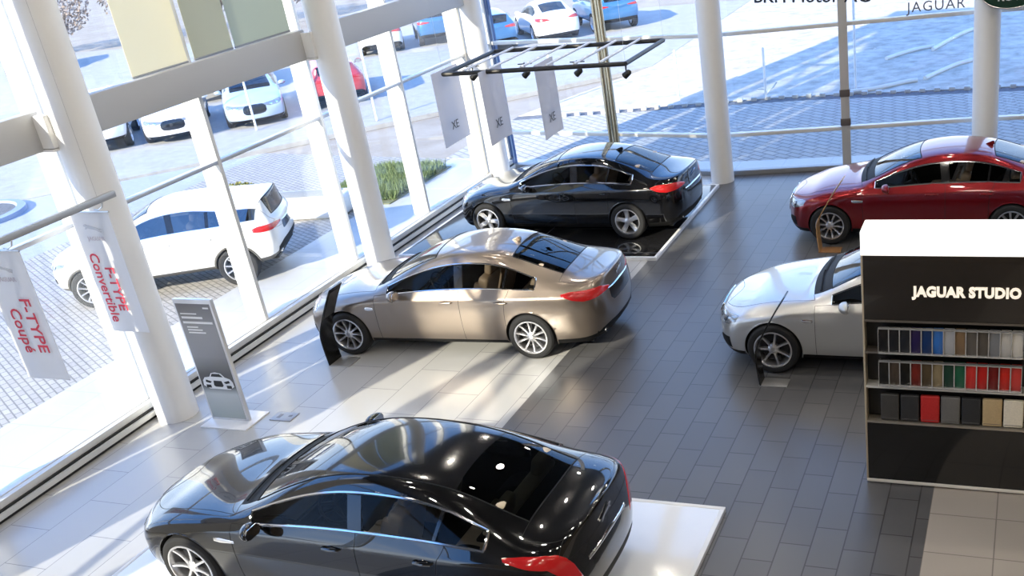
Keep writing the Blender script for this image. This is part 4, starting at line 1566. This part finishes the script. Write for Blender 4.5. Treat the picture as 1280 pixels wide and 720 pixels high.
for i, (cn, c) in enumerate(row1):
    sample(i, 'upper', 1.55, cn, c)
for i, (cn, c) in enumerate(row2):
    sample(i, 'middle', 1.192, cn, c)
lea = [('dark grey', (.055, .052, .048)), ('charcoal', (.030, .030, .031)), ('red', (.52, .024, .022)), ('mid grey', (.15, .145, .135)), ('black', (.026, .027, .029)), ('tan', (.52, .38, .20)), ('cream', (.78, .70, .55))]
for i, (cn, c) in enumerate(lea):
    x = -1.49 + .135 + i * .196 + .02
    bm = bmesh.new()
    add_box(bm, (.092, .02, .16), (.183, .05, .30), .018, seg=3)
    o = fin(bm, 'leather_sample', noise_mat('leather ' + cn, c, tuple(v * 1.12 for v in c), 60, .5, 3, .15), loc=(x, 9.26, .757), angle=60)
    tag(o, '%s leather sample on the lowest shelf of the swatch wall' % cn, 'leather sample', 'leather samples on the lowest shelf')
    bm = bmesh.new()
    add_tube(bm, [(.012, -.006, .04), (.172, -.006, .04)], .0025, 5)
    fin(bm, 'stitching', mat('stitch', tuple(min(1, v * 1.5 + .02) for v in c), .7), o)

# ------------------------------------------------------------------ curved info stands
def stand(x, y, m, label, plate_m, hgt=1.22, lean=.36, width=.30):
    root = empty('info_stand', (x, y, 0))
    tag(root, label, 'info stand', 'curved information stands beside the cars')
    bm = bmesh.new()
    N = 18
    prof = []
    for q in range(N + 1):
        t_ = q / N
        prof.append((lean * max(0, t_ - .38) ** 1.35 / .62 ** 1.35 - .03 * math.sin(PI * min(1, t_ * 1.6)), hgt * t_ + .012))
    A, B = [], []
    poly = [(a - .009, b) for a, b in prof] + [(a + .009, b) for a, b in reversed(prof)]
    add_prism(bm, poly, 0, width, 'Y')
    fin(bm, 'curved_panel', m, root, 30)
    sbox('foot_plate', (-.02, .0, 0), (.34, width, .014), plate_m, root, .003)
    bm = bmesh.new()
    add_prism(bm, [(a + .0095, b) for a, b in prof[11:18]] + [(a + .0125, b) for a, b in reversed(prof[11:18])], .03, width - .03, 'Y')
    fin(bm, 'info_card', mat('info card', (.05, .05, .05), .4), root, 30)


foot = mat('foot plate grey', (.42, .42, .42), .35, .5)
stand(-9.60, 11.1, mat('stand panel black', (.008, .008, .008), .25), 'curved black info stand at the front wheel of the bronze saloon', foot)
stand(-3.11, 11.20, mat('stand panel black'), 'thin curved black info stand at the front wheel of the silver saloon', foot, lean=.38, width=.22)
stand(-3.22, 15.85, mat('stand panel tan', (.42, .24, .10), .35), 'curved tan wooden info stand at the front wheel of the red saloon', mat('foot plate wood', (.30, .15, .06), .4), lean=.42, width=.24)

# ------------------------------------------------------------------ poster totem
tt = empty('poster_totem', (-10.04, 9.45, 0))
tag(tt, 'tall poster totem with a white foot beside the left column', 'poster stand')
sbox('foot', (-.34, -.24, 0), (.42, .26, .018), mat('totem foot', (.86, .86, .86), .2), tt, .004)
sbox('frame', (-.31, -.028, .018), (.31, .028, 1.80), mat('totem frame', (.72, .72, .72), .3, .6), tt, .006)
pm_ = mat('poster grey', (.24, .235, .235), .25)
po = sbox('poster', (-.285, -.031, .05), (.275, -.027, 1.74), pm_, tt, 0)
nt = pm_.node_tree
b_ = nt.nodes['Principled BSDF']
tc = nt.nodes.new('ShaderNodeTexCoord')
sx_ = nt.nodes.new('ShaderNodeSeparateXYZ')
rp = nt.nodes.new('ShaderNodeValToRGB')
rp.color_ramp.elements[0].position = 0.
rp.color_ramp.elements[0].color = (.36, .40, .38, 1)
rp.color_ramp.elements[1].position = 1.
rp.color_ramp.elements[1].color = (.16, .155, .16, 1)
for ps, c in ((.22, (.52, .55, .55)), (.30, (.10, .10, .10)), (.40, (.13, .13, .13)), (.55, (.27, .265, .27)), (.8, (.30, .295, .30))):
    e = rp.color_ramp.elements.new(ps)
    e.color = (*c, 1)
nt.links.new(tc.outputs['Generated'], sx_.inputs[0])
nt.links.new(sx_.outputs['Z'], rp.inputs[0])
nt.links.new(rp.outputs[0], b_.inputs['Base Color'])
ink = mat('poster white ink', (.85, .85, .86), .4)
bm = bmesh.new()
for z, x0, x1, h_ in ((1.60, -.24, .02, .016), (1.545, -.24, .10, .03), (1.475, -.24, .24, .03), (1.41, -.20, -.02, .018), (1.37, -.20, .04, .018), (1.33, -.20, .08, .018)):
    add_box(bm, ((x0 + x1) / 2, -.0335, z), (x1 - x0, .004, h_))
add_box(bm, (.20, -.0335, 1.685), (.09, .004, .02))
fin(bm, 'poster_text', ink, tt)
bm = bmesh.new()
# the car on the poster, seen from the front
add_prism(bm, [(-.25, .545), (-.24, .62), (-.20, .665), (-.11, .68), (-.07, .735), (.0, .75), (.09, .735), (.14, .68), (.22, .655), (.25, .61), (.255, .545), (.18, .50), (-.16, .50)], -.036, -.0315, 'Y')
fin(bm, 'poster_car', mat('poster car white', (.80, .81, .82), .4), tt)
bm = bmesh.new()
add_prism(bm, [(-.085, .685), (-.055, .728), (.07, .728), (.115, .685)], -.0385, -.0365, 'Y')
add_prism(bm, [(-.075, .555), (-.06, .625), (.07, .625), (.085, .555), (.06, .535), (-.05, .535)], -.0385, -.0365, 'Y')
for s in (-1, 1):
    add_prism(bm, [(s * .10 + .005, .61), (s * .19 + .005, .635), (s * .20 + .005, .60), (s * .13 + .005, .585)], -.0385, -.0365, 'Y')
    add_prism(bm, [(s * .13 + .005, .515), (s * .13 + .005, .56), (s * .21 + .005, .56), (s * .21 + .005, .515)], -.0385, -.0365, 'Y')
fin(bm, 'poster_car_detail', blk, tt)

# floor socket
bm = bmesh.new()
add_box(bm, (0, 0, .006), (.34, .22, .012), .003)
fs = tag(fin(bm, 'floor_socket', mat('socket lid', (.36, .36, .37), .4, .4), loc=(-9.31, 9.63, 0)), 'small grey floor socket lid in the tiles right of the poster totem', 'floor socket')
bm = bmesh.new()
add_box(bm, (-.07, 0, .0135), (.05, .10, .003))
add_box(bm, (.09, .02, .0135), (.05, .04, .003))
fin(bm, 'socket_flap', mat('socket flap', (.16, .16, .17), .4), fs)

# ------------------------------------------------------------------ banners at the side wall
cloth = cloth_mat('banner cloth', (.86, .86, .87))
redink = mat('banner red', (.70, .04, .07), .6)
faint = mat('banner faint print', (.62, .55, .57), .7)
rl = empty('banner_rail', (-10.5, 7.4, 3.28))
tag(rl, 'grey metal rail along the side window carrying two white banners', 'banner rail')
bm = bmesh.new()
add_box(bm, (0, .15, 0), (.07, 3.4, .08), .012)
fin(bm, 'rail_bar', mat('rail grey', (.46, .46, .45), .4, .5), rl)
for yy in (-1.2, 1.6):
    bm = bmesh.new()
    add_tube(bm, [(0, yy, .04), (0, yy, H - 3.28)], .0022, 5)
    fin(bm, 'hanging_cable', steel, rl)
for yy in (.30, 1.60):
    bm = bmesh.new()
    add_tube(bm, [(.05, yy, -.03), (.02, yy, -.09), (-.06, yy, -.13), (-.12, yy, -.12)], .009, 6)
    add_tube(bm, [(-.60, yy, -.15), (.10, yy, -.15)], .011, 8)
    fin(bm, 'hook_bar', steel, rl)


def banner(x0, x1, y, zt, zb, txts, label):
    root = empty('hanging_banner', ((x0 + x1) / 2, y, zt))
    tag(root, label, 'banner', 'white banners on the side rail')
    w_, h_ = x1 - x0, zt - zb
    bm = bmesh.new()
    NX, NZ = 10, 14
    for yo in (-.003, .003):
        pass
    g = [[(-w_ / 2 + w_ * a / NX, .006 * math.sin(a * .9 + b * .12), -h_ * b / NZ) for a in range(NX + 1)] for b in range(NZ + 1)]
    F_ = [[bm.verts.new((p[0], p[1] - .003, p[2])) for p in r_] for r_ in g]
    B_ = [[bm.verts.new((p[0], p[1] + .003, p[2])) for p in r_] for r_ in g]
    for b in range(NZ):
        for a in range(NX):
            bm.faces.new((F_[b][a], F_[b + 1][a], F_[b + 1][a + 1], F_[b][a + 1]))
            bm.faces.new((B_[b][a], B_[b][a + 1], B_[b + 1][a + 1], B_[b + 1][a]))
    for b in range(NZ):
        bm.faces.new((F_[b][0], B_[b][0], B_[b + 1][0], F_[b + 1][0]))
        bm.faces.new((F_[b][NX], F_[b + 1][NX], B_[b + 1][NX], B_[b][NX]))
    for a in range(NX):
        bm.faces.new((F_[0][a], F_[0][a + 1], B_[0][a + 1], B_[0][a]))
        bm.faces.new((F_[NZ][a], B_[NZ][a], B_[NZ][a + 1], F_[NZ][a + 1]))
    fin(bm, 'banner_cloth', cloth, root)
    for body, dx, dz, size, sx__ in txts:
        o = text_obj('banner_text', body, size, redink, root, (dx, -.018, dz), (0, 0, 0), .002, 'CENTER', bold=.002)
        o.matrix_local = Matrix.Translation((dx, -.018, dz)) @ Matrix.Rotation(PI / 2, 4, 'X') @ Matrix.Rotation(-PI / 2, 4, 'Z') @ Matrix.Diagonal((sx__, 1, 1, 1))
    o = text_obj('banner_text', 'JAGUAR', .075, faint, root, (0, -.018, -.33), (PI / 2, 0, 0), .002)
    bm = bmesh.new()
    leaper(bm, Matrix.Translation((0, -.016, -.22)) @ Matrix.Diagonal((-1.5, 1, 1.5, 1)))
    fin(bm, 'banner_emblem', mat('emblem grey', (.62, .62, .63), .6), root)
    return root


banner(-11.08, -10.40, 7.7, 3.12, 1.52, [('F-TYPE', .12, -.90, .22, 1.05), ('Coup\u00e9', -.10, -.97, .22, .95)], 'white banner with a red coupe inscription, left one on the side rail')
banner(-11.05, -10.42, 9.0, 3.12, 1.52, [('F-TYPE', .02, -1.00, .20, 1.0), ('Convertible', -.16, -.99, .20, .98)], 'white banner with a red convertible inscription in front of the left column')

# ------------------------------------------------------------------ hanging frame with banners
fr = empty('banner_rig', (-7.75, 16.4, 3.3))
tag(fr, 'dark rectangular metal frame hung from the ceiling above the far black saloon', 'hanging frame')
fm = mat('frame dark metal', (.045, .042, .038), .4, .6)
x0, x1, ya, yb = -1.62, 1.68, -.92, 1.0
for a, b in (((x0, ya, 0), (x1, ya, 0)), ((x1, ya, 0), (x1, yb, 0)), ((x1, yb, 0), (x0, yb, 0)), ((x0, yb, 0), (x0, ya, 0))):
    bm = bmesh.new()
    add_tube(bm, [a, b], .038, 8)
    fin(bm, 'frame_bar', fm, fr)
for xx in (-1.22, -.75, -.15, .30, .80, 1.25):
    bm = bmesh.new()
    add_tube(bm, [(xx, ya, .045), (xx, yb, .045)], .022, 8)
    fin(bm, 'cross_bar', mat('cross bar white', (.80, .80, .82), .4), fr)
for xx, yy in ((x0, ya), (x1, ya), (x0, yb), (x1, yb)):
    bm = bmesh.new()
    add_tube(bm, [(xx, yy, 0), (xx, yy, H - 3.3)], .0022, 5)
    fin(bm, 'hanging_cable', steel, fr)
for q, (xx, yy) in enumerate(((x1 + .02, ya - .06), (-1.3, ya + .45), (-.28, ya + .4), (.72, ya + .3))):
    o = empty('frame_spotlight', (-7.75 + xx, 16.4 + yy, 3.3))
    tag(o, ['small dark spotlight at the near right corner of the hanging frame', 'small dark spotlight at the left end of the hanging frame', 'small dark spotlight on the hanging frame between its left and middle banners', 'small dark spotlight on the hanging frame right of its third banner'][q], 'spotlight', 'spotlights on the hanging frame')
    bm = bmesh.new()
    add_tube(bm, [(0, 0, .045), (0, 0, -.10)], .010, 6)
    add_tube(bm, [(-.12, 0, .02), (.14, 0, .02)] if q else [(0, .05, .0), (0, 0, -.10)], .010, 6)
    fin(bm, 'spot_arm', fm, o)
    bm = bmesh.new()
    add_lathe(bm, [(.025, .06), (.045, .04), (.055, -.07), (.05, -.075), (.04, -.06), (.02, .02)], 16, 'Z', Matrix.Translation((.02, 0, -.14)) @ Matrix.Rotation(R(55), 4, 'Y'), close=True)
    fin(bm, 'spot_head', fm, o)


def frame_banner(x, y0, y1, zb, label, body):
    zt = 3.345
    root = empty('hanging_banner', (x, (y0 + y1) / 2, zt))
    tag(root, label, 'banner', 'white banners on the hanging frame')
    w_, h_ = y1 - y0, zt - zb
    bm = bmesh.new()
    NX, NZ = 8, 12
    g = [[(.01 * math.sin(a * .8 + b * .1), -w_ / 2 + w_ * a / NX, -h_ * b / NZ) for a in range(NX + 1)] for b in range(NZ + 1)]
    F_ = [[bm.verts.new((p[0] - .003, p[1], p[2])) for p in r_] for r_ in g]
    B_ = [[bm.verts.new((p[0] + .003, p[1], p[2])) for p in r_] for r_ in g]
    for b in range(NZ):
        for a in range(NX):
            bm.faces.new((F_[b][a], F_[b + 1][a], F_[b + 1][a + 1], F_[b][a + 1]))
            bm.faces.new((B_[b][a], B_[b][a + 1], B_[b + 1][a + 1], B_[b + 1][a]))
    for b in range(NZ):
        for S in (0, NX):
            bm.faces.new((F_[b][S], B_[b][S], B_[b + 1][S], F_[b + 1][S]))
    for a in range(NX):
        for S in (0, NZ):
            bm.faces.new((F_[S][a], F_[S][a + 1], B_[S][a + 1], B_[S][a]))
    fin(bm, 'banner_cloth', cloth_mat('pale banner cloth', (.84, .83, .85)), root)
    text_obj('banner_text', body, .20, mat('banner grey print', (.16, .16, .16), .6), root, (.016, 0, -h_ + .30), (PI / 2, 0, PI / 2), .002)


frame_banner(-9.5, 15.3, 16.2, 2.08, 'plain white banner with grey print at the left end of the hanging frame', 'XE')
frame_banner(-8.55, 15.2, 16.0, 2.12, 'white banner with small dark print, middle one on the hanging frame', 'XE')
frame_banner(-7.7, 15.55, 16.3, 2.1, 'narrow white banner left of the bronze post, rightmost on the hanging frame', 'XE')

# ------------------------------------------------------------------ lettering on the far glass
d = Vector((P5[0] - P4[0], P5[1] - P4[1], 0))
ang = math.atan2(d.y, d.x)
def on_far(x):
    t_ = (x - P4[0]) / (P5[0] - P4[0])
    return P4[1] + (P5[1] - P4[1]) * t_ - .17


ds = empty('dealer_sign', (-4.0, on_far(-4.0) - .45, 3.505), ang - R(30))
tag(ds, 'black dealer lettering before the far glass wall, cut by the top edge of the picture', 'sign')
text_obj('lettering', 'BKH Motor AG', .40, mat('sign black', (.015, .014, .013), .4), ds, (0, 0, 0), (PI / 2, 0, 0), .01)
bm = bmesh.new()
add_box(bm, (0, .02, .19), (2.8, .03, .03), .004)
fin(bm, 'sign_rail', steel, ds)
for xx in (-1.3, 1.3):
    bm = bmesh.new()
    add_tube(bm, [(xx, .02, .2), (xx, .02, H - 3.50)], .003, 6)
    fin(bm, 'hanging_cable', steel, ds)
o = text_obj('brand_sign', 'JAGUAR', .26, mat('sign grey', (.22, .22, .23), .3, .5), None, (-1.80, on_far(-1.8), 3.055), (PI / 2, 0, ang), .008, spacing=1.15)
tag(o, 'thin grey brand lettering on the far glass left of the right column', 'sign')
bm = bmesh.new()
leaper(bm, Matrix.Translation((-1.42, on_far(-1.42), 3.34)) @ Matrix.Rotation(ang, 4, 'Z') @ Matrix.Diagonal((4.4, 1, 4.0, 1)))
o = tag(fin(bm, 'brand_emblem', mat('emblem dark', (.16, .17, .15), .4)), 'small dark emblem above the grey brand lettering on the far glass', 'emblem')
ov = empty('oval_sign', (-.48, 20.0, 3.305))
tag(ov, 'dark green oval sign with white letters in front of the right column', 'sign')
bm = bmesh.new()
add_lathe(bm, [(.001, .0), (.46, .0), (.47, -.01), (.47, -.03), (.001, -.03)], 48, 'Y', Matrix.Diagonal((1.08, 1, .62, 1)))
fin(bm, 'sign_face', mat('sign green', (.004, .035, .018), .3), ov)
bm = bmesh.new()
add_tube(bm, [(.50 * math.cos(2 * PI * k / 48), -.02, .29 * math.sin(2 * PI * k / 48)) for k in range(48)], .016, 8, closed=True)
fin(bm, 'sign_rim', mat('sign rim silver', (.7, .7, .7), .3, .7), ov)
lw = mat('sign white', (.85, .87, .85), .4)
text_obj('sign_text', 'LAND', .19, lw, ov, (-.10, -.036, .10), (PI / 2, 0, 0), .004, bold=.004)
text_obj('sign_text', 'ROVER', .19, lw, ov, (.08, -.036, -.09), (PI / 2, 0, 0), .004, bold=.004)
for xx in (-.25, .25):
    bm = bmesh.new()
    add_tube(bm, [(xx, -.015, .25), (xx, -.015, H - 3.305)], .003, 6)
    fin(bm, 'hanging_cable', steel, ov)

# cream blind; olive and green panels stand for reflections in the upper side glass
for y0, y1, c, lab, nm in ((10.95, 12.02, (.93, .89, .74), 'cream roller blind in the upper side glass between the left columns', 'cream blind cloth'), (12.16, 13.0, (.70, .69, .56), 'olive panel standing for a reflection in the upper side glass beside the cream blind', 'olive reflection cloth'), (13.05, 14.4, (.62, .66, .58), 'green grey panel standing for a reflection in the upper side glass next to the second column', 'green reflection cloth')):
    o = empty('blind_reflection', (GX + .09, (y0 + y1) / 2, 4.34))
    tag(o, lab, 'blind', 'roller blinds in the upper side glass')
    hw = (y1 - y0) / 2
    sbox('panel_cloth', (-.003, -hw, 0), (.003, hw, 3.6), cloth_mat(nm, c), o, 0, False)
    bm = bmesh.new()
    add_tube(bm, [(0, -hw, .0), (0, hw, .0)], .016, 8)
    fin(bm, 'hem_bar', alu_dk, o)
    bm = bmesh.new()
    add_tube(bm, [(0, -hw, 3.62), (0, hw, 3.62)], .04, 10)
    fin(bm, 'roller', alu_dk, o)
